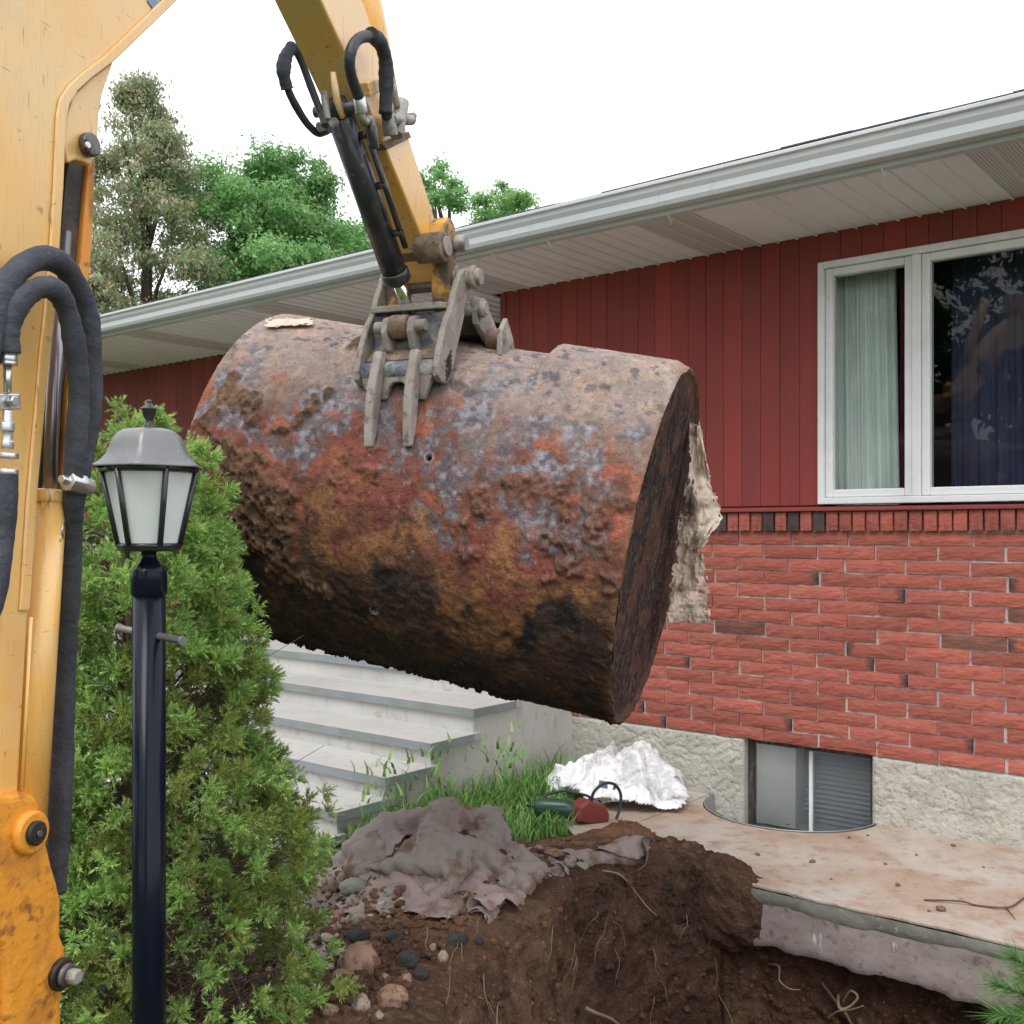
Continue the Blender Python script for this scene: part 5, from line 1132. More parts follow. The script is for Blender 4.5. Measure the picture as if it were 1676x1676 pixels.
zk = np.array([0, .12, .3, .45, .6, .8, 1.0, 1.15, 1.3, 1.45, 1.6, 1.72, 1.80]); rk = np.array([.44, .52, .54, .52, .47, .40, .335, .305, .285, .25, .20, .12, .02])
tw = MB(); PS = []; DS = []; CSs = []; LS = []
green = np.array([(.29, .46, .12), (.34, .51, .14), (.23, .40, .11), (.41, .57, .19)]); olive = np.array([(.26, .34, .08), (.32, .35, .10), (.20, .29, .07)])
tw.tube([(0, 0, -.1), (.01, 0, .8), (0, 0, 1.7)], [.03, .02, .005], 8)
for i in range(3000):
    z = .03 + 1.76 * (1 - rng.random() ** .50 * .999); a = rng.random() * 2 * math.pi
    R_ = np.interp(z, zk, rk) * (.72 + .36 * rng.random()) * (1 + .10 * math.sin(z * 13 + a * 2))
    bare = (math.cos(a + .05) > .40) and z < .98                    # thin side towards the steps
    if bare and rng.random() < .50:
        if rng.random() < .28:
            e = np.array([R_ * .9 * math.cos(a), R_ * .9 * math.sin(a), z + .02]); s_ = np.array([e[0] * .2, e[1] * .2, max(.05, z - .08)])
            tw.tube([s_, s_ + (e - s_) * .5 + rng.normal(0, .03, 3), e], [.004, .003, .0012], 4, cap=False)
            for _ in range(5):
                q = s_ + (e - s_) * (.4 + .6 * rng.random()); tw.tube([q, q + rng.normal(0, .05, 3), q + rng.normal(0, .08, 3)], [.0018, .0014, .0008], 3, cap=False)
        continue
    e = np.array([R_ * math.cos(a), R_ * math.sin(a), z]); s_ = np.array([0, 0, max(.05, z - .12 - .1 * rng.random())])
    mid = s_ + (e - s_) * .55 + np.array([0, 0, -.02])
    if i % 9 == 0: tw.tube([s_, mid, e], [.005, .0035, .0015], 4, cap=False)
    od = np.array([math.cos(a), math.sin(a), .55]); od /= np.linalg.norm(od)
    pal = olive if rng.random() < (.5 if (math.cos(a) > .2 and z < 1.1) else .14) else green
    tone = .8 + .4 * rng.random()
    for t_ in range(2 if z > .5 else 1):                                            # two tufts at each branch end
        ce = e + (rng.normal(0, .022, 3) if t_ else 0); n_ = int(rng.integers(16, 24))
        d = rng.normal(size=(n_, 3)); d /= np.linalg.norm(d, axis=1)[:, None]; d = d + od * .8
        p = ce + d * .006; c = pal[rng.integers(0, len(pal), n_)] * tone * (.88 + .24 * rng.random((n_, 1)))
        PS.append(p); DS.append(d); CSs.append(c); LS.append(.020 + .016 * rng.random(n_))
PSa = np.concatenate(PS); 
fol = link('foliage', sprigs('foliage', PSa, np.concatenate(DS), np.concatenate(LS), 14, .0105, .0017, np.concatenate(CSs), rng, M['needle'], 1.0), shrub)
M['twig'] = mk('twig', (.16, .105, .075), .9, layers=[(30, 3, .45, .6, (.09, .06, .045), .8)])
tw.build('twigs', M['twig'], shrub)
# young pine at the edge of the pit
pine = empty('pine_sapling', (1.62, 2.36, 0)); tag(pine, 'young pine with long soft green needles beside the pit', 'sapling')
pst = MB(); pp_, dd_, cc_, ll_ = [], [], [], []
o_ = Vector(pine.location); pst.tube([(0, 0, -.1), (-.08, 0, .15), (-.1, .0, .55)], [.012, .009, .004], 7)
tips = [(1655, 1565), (1625, 1610), (1632, 1660), (1672, 1600), (1668, 1655), (1700, 1580), (1720, 1640), (1690, 1700), (1640, 1700)]
for i, (px, py) in enumerate(tips):
    e = P(px, py, 2.3 + .05 * math.sin(i * 2.1)) - o_; b = Vector((-.09, 0, .12 + .05 * i)); m = (b + e) / 2 + Vector((0, 0, .03))
    path = smooth([b, m, e], 8); pst.tube(path, [.0045 - .003 * j / len(path) for j in range(len(path))], 6)
    for j in range(4, len(path) - 1):
        pp_.append(np.array(path[j])); dd_.append(np.array(path[j + 1] - path[j])); cc_.append((.11 + .03 * random.random(), .27 + .05 * random.random(), .07)); ll_.append((path[j + 1] - path[j]).length)
pst.build('stem', M['twig'], pine)
link('needles', sprigs('needles', np.array(pp_), np.array(dd_), np.array(ll_), 34, .062, .0011, np.array(cc_), rng, M['needle'], .95), pine)

# ------------------------------------------------------------------ grass between the steps and the walkway
def blades(name, pts, hs, rng, cols, wid=.006, parent=None, bend=.5):
    n = len(pts); az = rng.random(n) * 6.283; dirs = np.stack([np.cos(az), np.sin(az), np.zeros(n)], 1); sd_ = np.stack([-np.sin(az), np.cos(az), np.zeros(n)], 1)
    ks = np.array([0, .35, .7, 1.0]); bnd = bend * (.3 + rng.random(n)); V_ = []
    for kq in ks:
        c = pts + np.array([0, 0, 1.]) * (hs * kq * (1 - .25 * bnd * kq))[:, None] + dirs * (hs * bnd * kq * kq)[:, None]
        w_ = wid * (1 - kq) ** .7 + .0004; V_.append(c - sd_ * w_); V_.append(c + sd_ * w_)
    V_ = np.stack(V_, 1); Fq = []
    idx = np.arange(n)[:, None] * 8
    for j in range(3): Fq.append(idx + np.array([2*j, 2*j+1, 2*j+3, 2*j+2])[None, :])
    Fq = np.concatenate(Fq); col = np.array(cols)[rng.integers(0, len(cols), n)] * (.7 + .6 * rng.random((n, 1)))
    return npmesh(name, V_.reshape(-1, 3), Fq, M['needle'], True, np.repeat(col, 8, axis=0))
n = 5200; gu = rng.uniform(-3.66, -2.95, n); gv = rng.uniform(3.25, 4.9, n)
keep = (gv < 4.5 + .3 * rng.random(n)) | (gu < -3.45); keep &= ~((gu > -3.25) & (gv > 4.3)); keep &= (rng.random(n) < np.clip(1.25 - (gu + 3.66) * .9, .3, 1)); gu, gv = gu[keep], gv[keep]
gxw = gu * CU + gv * SU; gyw = -gu * SU + gv * CU; gzw = hgt(gxw, gyw, False)
hh = (.05 + .075 * rng.random(len(gu))) * (1 + 1.2 * sstep(-3.3, -3.6, gu) * rng.random(len(gu)) * sstep(3.3, 3.7, gv))
gb = np.stack([gxw, gyw, np.maximum(gzw, -.03)], 1)
GC = [(.16, .36, .07), (.20, .42, .09), (.12, .29, .06), (.27, .46, .15), (.30, .38, .16)]
gr = link('grass', blades('grass', gb, hh, rng, GC, .0055, bend=.7)); tag(gr, 'tuft of bright green grass against the concrete steps', 'grass', None, 'stuff')
# a few tall seed stalks
m_ = 26; gu = rng.uniform(-3.64, -3.35, m_); gv = rng.uniform(3.2, 4.5, m_); sx = gu * CU + gv * SU; sy = -gu * SU + gv * CU
weeds = blades('tall_grass', np.stack([sx, sy, 0 * sx], 1), .22 + .2 * rng.random(m_), rng, GC, .0035, bend=.45); wd = link('tall_grass', weeds); tag(wd, 'thin tall grass stalks rising before the steps', 'grass', None, 'stuff')
sp_p, sp_d = [], []
for i in range(m_):
    for _ in range(5): sp_p.append((sx[i] + rng.normal(0, .03), sy[i] + rng.normal(0, .03), .12 + .25 * rng.random()))
wl = blades('weed_leaves', np.array(sp_p), np.full(len(sp_p), .07), rng, GC, .008, bend=1.2); o = link('weed_leaves', wl); tag(o, 'loose weed leaves among the tall grass stalks', 'grass', None, 'stuff')

# ------------------------------------------------------------------ stones, clods, roots
def stone_mesh(seed, sub=3, rough=.25, mat=None):
    bm = bmesh.new(); bmesh.ops.create_icosphere(bm, subdivisions=sub, radius=1); co = np.array([v.co[:] for v in bm.verts])
    d = 1 + rough * (fbm(co * 1.3 + seed * 7.7, 3, seed) - .5) * 2 + .10 * (ridged(co * 2.2 + seed, 2, seed) - .5)
    for v, q in zip(bm.verts, d): v.co *= q
    me = bpy.data.meshes.new('stone'); bm.to_mesh(me); bm.free(); me.polygons.foreach_set('use_smooth', [True] * len(me.polygons))
    if mat: me.materials.append(mat)
    return me
M['stone_pale'] = mk('stone_pale', (.34, .28, .225), .85, layers=[(3, 5, .45, .62, (.30, .24, .19), .8), (14, 4, .55, .68, (.2, .14, .1), .6), (1.6, 5, .50, .60, (.13, .07, .042), .85)], bump=(9, .3, .05), rand=.15)
M['stone_grey'] = mk('stone_grey', (.25, .26, .22), .8, layers=[(3, 5, .45, .62, (.33, .32, .26), .8)], bump=(9, .3, .05), rand=.15)
M['stone_dark'] = mk('stone_dark', (.05, .052, .058), .7, layers=[(3, 5, .45, .62, (.10, .085, .075), .8)], bump=(6, .7, .1), rand=.2)
M['stone_tan'] = mk('stone_tan', (.34, .21, .14), .9, layers=[(2, 5, .45, .62, (.36, .24, .19), .8), (9, 4, .55, .68, (.25, .13, .07), .7), (1.6, 5, .50, .60, (.13, .07, .042), .85)], bump=(9, .4, .05), rand=.12)
smesh = {(m, k): stone_mesh(k + 1, 3, .42, M[m]) for m in ('stone_pale', 'stone_grey', 'stone_dark', 'stone_tan') for k in range(2)}
def on_ground(px, py):
    """where the ray through a pixel first meets the ground"""
    d = np.arange(2.6, 6.0, .01); X = (px - CX) / F * d; Z = CZ + (HY - py) / F * d; hh_ = hlook(X, d, _LD)
    k = np.argmax(Z <= hh_); p = Vector((X[k], d[k], hh_[k]))
    if pit_dist(np.array(p.x), np.array(p.y)) > -.01:            # on the bank itself
        ww_ = wallp[:70, ::3]; sx_ = CX + F * ww_[..., 0] / ww_[..., 1]; sy_ = HY - F * (ww_[..., 2] - CZ) / ww_[..., 1]; dd_ = np.hypot(sx_ - px, sy_ - py) + np.where(ww_[..., 1] < 2.9, 999, 0); q = np.unravel_index(np.argmin(dd_), dd_.shape); p = Vector((float(ww_[q][0]), float(ww_[q][1]), float(ww_[q][2])))
    return p
def stone(px, py, w_, h_, mat, label, group=None, depth=None, rz=0, tilt=0, z_up=.25):
    p = on_ground(px, py); s = w_ / 2 / F * p.y; sh_ = h_ / 2 / F * p.y
    o = link('stone', smesh[(mat, random.randint(0, 1))], None, p + Vector((0, 0, sh_ * z_up)), (tilt, 0, rz), (s, s * .8, sh_)); tag(o, label, 'stone', group); return o
random.seed(3)
stone(582, 1458, 46, 30, 'stone_grey', 'smooth grey green oval stone beside the crumpled fabric')
stone(590, 1592, 62, 78, 'stone_tan', 'large upright pinkish tan slab stone in the loose soil', tilt=-.5, rz=.3)
stone(722, 1568, 18, 22, 'stone_pale', 'single pale pebble on the pit slope below the fabric')
stone(450, 1580, 60, 34, 'stone_dark', 'flat dark slate stone under the shrub edge', rz=.4)
stone(645, 1640, 48, 42, 'stone_tan', 'orange tan clod shaped stone at the foot of the slope')
SG = 'pale stones in the soil below the fabric'
LB = {0: 'upright cream pebble at the left of the oval grey stone', 1: 'tall buff pebble leaning on the oval grey stone', 2: 'small pinkish stone just below the oval grey stone', 3: 'broad speckled stone below the row of rounded pebbles', 9: 'round tan stone right of the large upright slab stone', 10: 'low brown stone left of the large upright slab stone', 11: 'wide tan stone below the large upright slab stone', 14: 'wide buff stone on the rim beside the flat fabric sheet', 15: 'round buff pebble on the rim beside the flat fabric sheet', 16: 'long flat stone behind the flat fabric sheet'}
for i, (px, py, w_, h_) in enumerate(((540, 1455, 26, 32), (560, 1450, 24, 34), (580, 1484, 30, 22), (585, 1510, 36, 26), (553, 1503, 24, 20), (550, 1520, 20, 14), (709, 1558, 14, 14), (660, 1492, 12, 10), (630, 1605, 16, 18), (664, 1610, 26, 24), (560, 1600, 30, 22), (590, 1650, 34, 32), (540, 1660, 30, 22), (620, 1668, 18, 14), (930, 1414, 26, 20), (957, 1412, 16, 16), (905, 1398, 30, 14))):
    stone(px, py, w_, h_, 'stone_pale' if random.random() < .7 else 'stone_tan', LB.get(i, 'small pale stone half buried in the dug soil'), SG, rz=random.uniform(0, 3))
DG = 'dark clods on the soil slope'
for px, py, w_, h_, lb2 in ((586, 1538, 42, 26, 'broad black clod just above the large upright slab stone'), (644, 1538, 30, 22, 'dark clod between the broad black clod and the fabric'), (668, 1580, 44, 34, 'largest black clod right of the large upright slab stone'), (690, 1592, 28, 20, 'dark clod touching the largest black clod'), (746, 1540, 36, 22, 'dark clod under the edge of the pinkish fabric'), (785, 1535, 18, 12, 'smallest black clod at the brink of the pit'), (705, 1445, 16, 16, 'black lump caught in the fabric folds')):
    stone(px, py, w_, h_, 'stone_dark', lb2, DG, rz=random.uniform(0, 3))
# loose crumbs of soil over the heaped rim
cr = [stone_mesh(50 + k, 1, .6) for k in range(3)]
cv = [np.array([v.co[:] for v in m.vertices]) for m in cr]; cf = [np.array([p.vertices[:] for p in m.polygons]) for m in cr]
VV_, FF_, off = [], [], 0
n = 5200; xs = rng.uniform(-1.5, 2.2, n); ys = rng.uniform(2.6, 4.75, n); msk = soil_mask(xs, ys); Uu, Vv_ = uv(xs, ys)
ok = (rng.random(n) < msk) & (pit_dist(xs, ys) < .35) & ~((Vv_ > 3.93) & (Uu > -2.0))
xs, ys = xs[ok], ys[ok]; xs = np.concatenate([xs, rng.normal(-.45, .22, 900)]); ys = np.concatenate([ys, rng.normal(3.55, .28, 900)]); ok = pit_dist(xs, ys) < -.005; xs, ys = xs[ok], ys[ok]; zs = hgt(xs, ys); szs = .004 + .018 * rng.random(len(xs)) ** 3 + np.where(xs < -.1, .010 * rng.random(len(xs)) ** 4, 0)
for i in range(len(xs)):
    j = i % 3; s_ = szs[i]; a = rng.random() * 6.28; c, s2_ = math.cos(a), math.sin(a); v = cv[j] * s_ * np.array([1, .8, .7]); v = np.stack([v[:, 0] * c - v[:, 1] * s2_, v[:, 0] * s2_ + v[:, 1] * c, v[:, 2]], 1)
    VV_.append(v + np.array([xs[i], ys[i], zs[i] + s_ * .2])); FF_.append(cf[j] + off); off += len(v)
cand = [(int(a), int(b)) for a, b in zip(rng.integers(2, 60, 3200), rng.integers(0, len(ring), 3200))]
for i, (a, b) in enumerate(cand):
    w_ = wallp[a, b]
    if w_[1] < 3.0: continue
    j = i % 3; s_ = .003 + .014 * rng.random() ** 3; v = cv[j] * s_; VV_.append(v + w_); FF_.append(cf[j] + off); off += len(v)
nv_ = sum(len(v) for v in VV_)
cru = link('soil_crumbs', npmesh('soil_crumbs', np.concatenate(VV_), np.concatenate(FF_), M['earth'], True, extra={'soil': np.ones(nv_), 'chip': np.zeros(nv_)})); tag(cru, 'loose crumbs of brown soil along the rim of the pit', 'soil', None, 'stuff')
# pale stone chips under the shrub
VV_, FF_, off = [], [], 0
n = 520
for i in range(n):
    x = rng.normal(-.86, .34); y = rng.normal(3.35, .42); 
    if pit_dist(np.array(x), np.array(y)) > -.28: continue
    z = float(hgt(np.array(x), np.array(y))); s_ = .008 + .014 * rng.random(); j = i % 3; v = cv[j] * s_ * np.array([1, .9, .55]); VV_.append(v + np.array([x, y, z + s_ * .3])); FF_.append(cf[j] + off); off += len(v)
M['chip'] = mk('chip', (.55, .48, .43), .9, layers=[(12, 3, .4, .6, (.40, .31, .26), .9)])
chp = link('stone_chips', npmesh('stone_chips', np.concatenate(VV_), np.concatenate(FF_), M['chip'], True)); tag(chp, 'pale stone chips scattered under the shrub', 'gravel', None, 'stuff')
# roots hanging in the cut bank
M['root'] = mk('root', (.30, .215, .145), .85, layers=[(30, 4, .45, .6, (.24, .16, .10), .8)], bump=(60, .4, .003))
M['root_dark'] = mk('root_dark', (.11, .07, .05), .9)
def root(pix, r0, r1, label, group=None, mat='root', name='root', lift=.015):
    pts = []
    for px, py, dd in pix:
        g = on_ground(px, py); v = P(px, py, g.y - dd); pts.append(v)
    c0 = pts[0].copy(); pts = smooth([p - c0 for p in pts], 6); r0 *= .72; r1 *= .7; b = MB().tube(pts, [r0 + (r1 - r0) * i / (len(pts) - 1) for i in range(len(pts))], 7)
    o = b.build(name, M[mat], None, c0); tag(o, label, 'root', group); return o
root([(985, 1425, .01), (1015, 1432, .03), (1040, 1460, .05), (1060, 1485, .06), (1075, 1498, .05)], .006, .0025, 'thin pale root curling over the rim below the fabric')
root([(1258, 1578, .02), (1275, 1582, .05), (1276, 1605, .07), (1292, 1618, .07), (1310, 1620, .05)], .007, .003, 'kinked pale root poking out under the slab edge')
root([(1345, 1608, .02), (1365, 1635, .06), (1385, 1660, .07), (1400, 1690, .07)], .010, .007, 'dark woody root slanting down under the slab', mat='root_dark')
root([(1372, 1628, .03), (1374, 1650, .07), (1390, 1648, .08), (1404, 1632, .08), (1392, 1622, .07), (1380, 1640, .05)], .009, .005, 'looped brown root coil under the slab edge')
root([(1355, 1668, .06), (1372, 1655, .08), (1395, 1652, .08), (1413, 1646, .06)], .0055, .003, 'pale forked root crossing the looped root')
root([(958, 1650, .05), (975, 1658, .06), (1000, 1668, .05), (1020, 1684, .04)], .011, .008, 'thick pale root end at the bottom of the pit wall')
RG = 'fine pale roots in the pit wall'
random.seed(9)
for i in range(26):
    px = random.uniform(690, 1230); py = random.uniform(1480, 1640); pts = []; x, y = px, py; dx = random.uniform(-8, 14)
    for k in range(4): pts.append((x, y, .01 + .02 * k if k < 3 else .03)); x += dx + random.uniform(-8, 8); y += random.uniform(8, 34)
    root(pts, random.uniform(.0015, .003), .0008, 'fine pale root hanging from the brown pit wall', RG)
fib = MB()
for i in range(420):
    px = random.uniform(830, 1240); py = random.uniform(1408, 1520) if i % 3 else random.uniform(1420, 1470); g = on_ground(px, py); p = g + Vector((0, -.01, .004)); pts = [p]
    d_ = Vector((random.uniform(-1, 1), random.uniform(-.6, .1), random.uniform(-.7, .5)))
    for k in range(3): p = p + (d_ + Vector((random.uniform(-.6, .6), random.uniform(-.3, .1), random.uniform(-.6, .3)))) * .022; pts.append(p)
    fib.tube(pts, [.0012, .001, .0008, .0005], 3, cap=False)
fo_ = fib.build('root_fibres', M['root_dark'], None); tag(fo_, 'tangled dry root fibres along the rim of the pit', 'roots', None, 'stuff')
# twig and bits on the walkway
def slabpt(px, py, up=.004):
    d = (CZ - up) * F / (py - HY); return P(px, py, d)
b = MB(); tws = smooth([slabpt(1512, 1473), slabpt(1572, 1475, .012), slabpt(1600, 1482), slabpt(1650, 1485, .01), slabpt(1676, 1470), slabpt(1700, 1462)], 5); c0 = tws[0].copy()
b.tube([p - c0 for p in tws], .0035, 6); b.tube([slabpt(1645, 1484) - c0, slabpt(1655, 1495, .01) - c0, slabpt(1662, 1505) - c0], [.003, .002, .001], 6)
o = b.build('twig', M['root_dark'], None, c0); tag(o, 'thin bare twig lying on the concrete walkway', 'twig')
for i, (px, py) in enumerate(((1541, 1491), (1390, 1372), (1420, 1368), (1520, 1492), (1300, 1470), (1449, 1415), (1290, 1350), (1180, 1420), (1560, 1385), (1240, 1400), (1360, 1440), (1610, 1420), (1470, 1450), (1330, 1412), (1500, 1400))):
    s_ = .005 + .006 * random.random() + (.006 if i == 0 else 0)
    o = link('soil_lump', cr[i % 3], None, slabpt(px, py, .0) + Vector((0, 0, s_ * .55)), (0, 0, i), (s_ * 1.4, s_, s_ * .8)); tag(o, 'small lump of soil dropped on the walkway', 'soil lump', 'soil lumps on the walkway')
for m in cr: m.materials.append(M['brown_steel'])

# ------------------------------------------------------------------ crumpled fabric, paper, bag: small cloth solver
def crumple(nx, ny, lx, ly, squeeze, hf, seed, steps=70, h0=.10, amp=.10, rot=0., centre=(0, 0), its=7, kb=.15, fold=8):
    r_ = np.random.default_rng(seed); u, v = np.meshgrid(np.linspace(-.5, .5, nx), np.linspace(-.5, .5, ny), indexing='ij')
    X = u * lx * squeeze[0]; Y = v * ly * squeeze[1]; c, s = math.cos(rot), math.sin(rot)
    p = np.stack([centre[0] + X * c - Y * s, centre[1] + X * s + Y * c, np.zeros_like(X)], -1)
    p[..., 2] = hf(p[..., 0], p[..., 1]) + h0 + amp * (fbm(np.stack([u * fold, v * fold, u * 0 + seed], -1), 3, seed) - .4)
    p += r_.normal(0, .004, p.shape); vel = np.zeros_like(p); dx, dy = lx / (nx - 1), ly / (ny - 1); dt = .016
    def sol(a, b, L, k):
        d = p[b] - p[a]; n = np.linalg.norm(d, axis=-1, keepdims=True) + 1e-9; q = d * (k * .5 * (n - L) / n); p[a] += q; p[b] -= q
    S = np.s_
    def con():
        for o in (0, 1):
            a = p[o:-1:2].shape[0]
            sol(S[o:o+2*((nx-o)//2):2], S[o+1:o+1+2*((nx-o)//2):2], dx, 1.)
            sol(S[:, o:o+2*((ny-o)//2):2], S[:, o+1:o+1+2*((ny-o)//2):2], dy, 1.)
        for o in (0, 1):
            e = o + 2*((nx-o)//2); sol(S[o:e:2, :-1], S[o+1:e+1:2, 1:], math.hypot(dx, dy), .6); sol(S[o:e:2, 1:], S[o+1:e+1:2, :-1], math.hypot(dx, dy), .6)
        for o in (0, 1, 2, 3):
            m1 = (nx - 2 - o + 3) // 4; m2 = (ny - 2 - o + 3) // 4
            if m1 > 0: sol(S[o:o+4*m1:4], S[o+2:o+2+4*m1:4], 2*dx, kb)
            if m2 > 0: sol(S[:, o:o+4*m2:4], S[:, o+2:o+2+4*m2:4], 2*dy, kb)
    for st_ in range(steps):
        old = p.copy(); vel[..., 2] -= 9.8 * dt; p += vel * dt
        for _ in range(its): con()
        g = hf(p[..., 0], p[..., 1]) + .006; hit = p[..., 2] < g; p[..., 2] = np.where(hit, g, p[..., 2])
        vel = (p - old) / dt * .90; vel[hit] *= .05
        sp = np.linalg.norm(vel, axis=-1, keepdims=True); vel *= np.minimum(1, 3.0 / (sp + 1e-9))
    return p
M['fabric'] = mk('fabric', (.265, .23, .205), .95, layers=[(3.5, 5, .42, .62, (.285, .23, .21), .8), (7, 6, .52, .62, (.14, .085, .055), .85), (40, 4, .62, .7, (.16, .09, .06), .7)], bump=(160, .4, .002))
M['fabric_pink'] = mk('fabric_pink', (.34, .265, .24), .95, layers=[(3.5, 5, .42, .62, (.27, .21, .19), .8), (7, 6, .54, .64, (.15, .09, .06), .85)], bump=(160, .4, .002))
hf0 = hlook
def hfh(x, y):
    '''ground with air pockets and stones that prop the cloth up'''
    h = hlook(x, y)
    for a, b, s_, q in PROPS: h = np.maximum(h, hlook(a, b) + q - ((x - a) ** 2 + (y - b) ** 2) / s_ ** 2 * q * .5)
    return h
PROPS = [(-.30, 4.30, .15, .17), (-.10, 4.28, .12, .13), (-.48, 4.18, .10, .10), (.02, 4.12, .08, .06), (-.26, 4.05, .09, .06)]
hfs = lambda x, y: np.maximum(hlook(x, y), np.where((uv(x, y)[1] > SLABV) & (uv(x, y)[0] > -3.4), 0., -9))
def cloth(name, label, cat, nx, ny, lx, ly, sq, centre, rot, seed, mat, hf=hf0, ragged=0., thick=.0022, **kw):
    p = crumple(nx, ny, lx, ly, sq, hf, seed, centre=centre, rot=rot, **kw); Fq = gridfaces(nx, ny)
    if ragged:
        i, j = np.meshgrid(np.arange(nx - 1), np.arange(ny - 1), indexing='ij'); ed = np.minimum(np.minimum(i, nx - 2 - i), np.minimum(j, ny - 2 - j)).ravel()
        nz = fbm(np.stack([i * .35, j * .35, i * 0 + seed], -1), 3, seed).ravel(); Fq = Fq[ed > ragged * (nz - .35) * 14]
    c = p.reshape(-1, 3).mean(0); c[2] = p[..., 2].min(); me = npmesh(name, p.reshape(-1, 3) - c, Fq, mat, True); o = link(name, me, None, tuple(c)); tag(o, label, cat)
    m = o.modifiers.new('sub', 'SUBSURF'); m.levels = 1; m.render_levels = 1
    m = o.modifiers.new('thick', 'SOLIDIFY'); m.thickness = thick; return o
g0 = on_ground(730, 1410); g1 = on_ground(770, 1480); g2 = on_ground(930, 1385); g3 = on_ground(600, 1440); g4 = on_ground(870, 1410)
def tri(x): return np.abs((x % 1.0) - .5) * 2
def folds(u, v, seed):
    """sharp creases running every way across a crumpled sheet, about 0..1"""
    r_ = np.random.default_rng(seed); wu = u + .16 * (fbm(np.stack([u * 2.5, v * 2.5, 0 * u], -1), 3, seed) - .5); wv = v + .16 * (fbm(np.stack([u * 2.5 + 9, v * 2.5, 0 * u], -1), 3, seed) - .5)
    def layer(n, f0, f1):
        s = np.zeros_like(u)
        for k in range(n):
            a = r_.random() * 6.283; f = f0 + (f1 - f0) * r_.random(); g_ = .35 + .95 * fbm(np.stack([u * 1.8 + k * 7, v * 1.8, 0 * u], -1), 2, seed + k)
            s = np.maximum(s, g_ * tri((wu * math.cos(a) + wv * math.sin(a)) * f + r_.random()))
        return s
    return .52 * layer(3, .8, 1.4) + .32 * layer(4, 1.6, 2.8) + .16 * layer(5, 3.2, 5.5)
def heap_sheet(name, label, cat, px, py, sx, sy, rot, dome, crease, seed, mat, dx=0, dy=0, res=.009, hf=None, rag_=.28, parent=None, at_=None, lump=3.0):
    hf = hf or hlook; c0 = on_ground(px, py) if at_ is None else at_; nx, ny = int(sx * 2 / res), int(sy * 2 / res)
    u, v = np.meshgrid(np.linspace(-1, 1, nx), np.linspace(-1, 1, ny), indexing='ij'); rr_ = np.sqrt(u * u + v * v)
    A_, B_, C_ = folds(u, v, seed), folds(u, v, seed + 50), folds(u, v, seed + 90); x = u * sx + .40 * sx * (B_ - .55); y = v * sy + .45 * sy * (C_ - .55); c, s = math.cos(rot), math.sin(rot)
    X = c0.x + dx + x * c - y * s; Y = c0.y + dy + x * s + y * c; body = np.clip(1 - rr_ ** 2, 0, 1) ** .6
    lum = fbm(np.stack([u * lump, v * lump, 0 * u + seed], -1), 3, seed + 7)
    Z = hf(X, Y) + .006 + dome * body * (.25 + 1.2 * sstep(.30, .70, lum)) + crease * (A_ - .42) * (.45 + .55 * body); Z = np.maximum(Z, hf(X, Y) + .005 + .004 * A_)
    Fq = gridfaces(nx, ny); rim = rr_ + .9 * rag_ * (fbm(np.stack([u * 4, v * 4, 0 * u + seed], -1), 4, seed + 3) - .5) * 2
    keep = (rim.reshape(-1)[Fq].mean(1) < .94) & (fbm(np.stack([u * 7, v * 7, 0 * u + seed], -1), 4, seed + 5).reshape(-1)[Fq].mean(1) < .78); Fq = Fq[keep]
    W_ = np.stack([X, Y, Z], -1).reshape(-1, 3); o_ = np.array([c0.x + dx, c0.y + dy, float(W_[:, 2].min())])
    used = np.unique(Fq); mp = np.zeros(len(W_), int); mp[used] = np.arange(len(used))
    o = link(name, npmesh(name, W_[used] - o_, mp[Fq], mat, True), None, tuple(o_))
    if cat: tag(o, label, cat)
    m = o.modifiers.new('thick', 'SOLIDIFY'); m.thickness = .002; return o
def upsample(p, k):
    nx, ny = p.shape[:2]; a = np.linspace(0, nx - 1, (nx - 1) * k + 1); b = np.linspace(0, ny - 1, (ny - 1) * k + 1)
    i0 = np.minimum(a.astype(int), nx - 2); j0 = np.minimum(b.astype(int), ny - 2); fa = (a - i0)[:, None, None]; fb = (b - j0)[None, :, None]
    g = lambda di, dj: p[np.ix_(i0 + di, j0 + dj)]
    return g(0, 0) * (1 - fa) * (1 - fb) + g(1, 0) * fa * (1 - fb) + g(0, 1) * (1 - fa) * fb + g(1, 1) * fa * fb
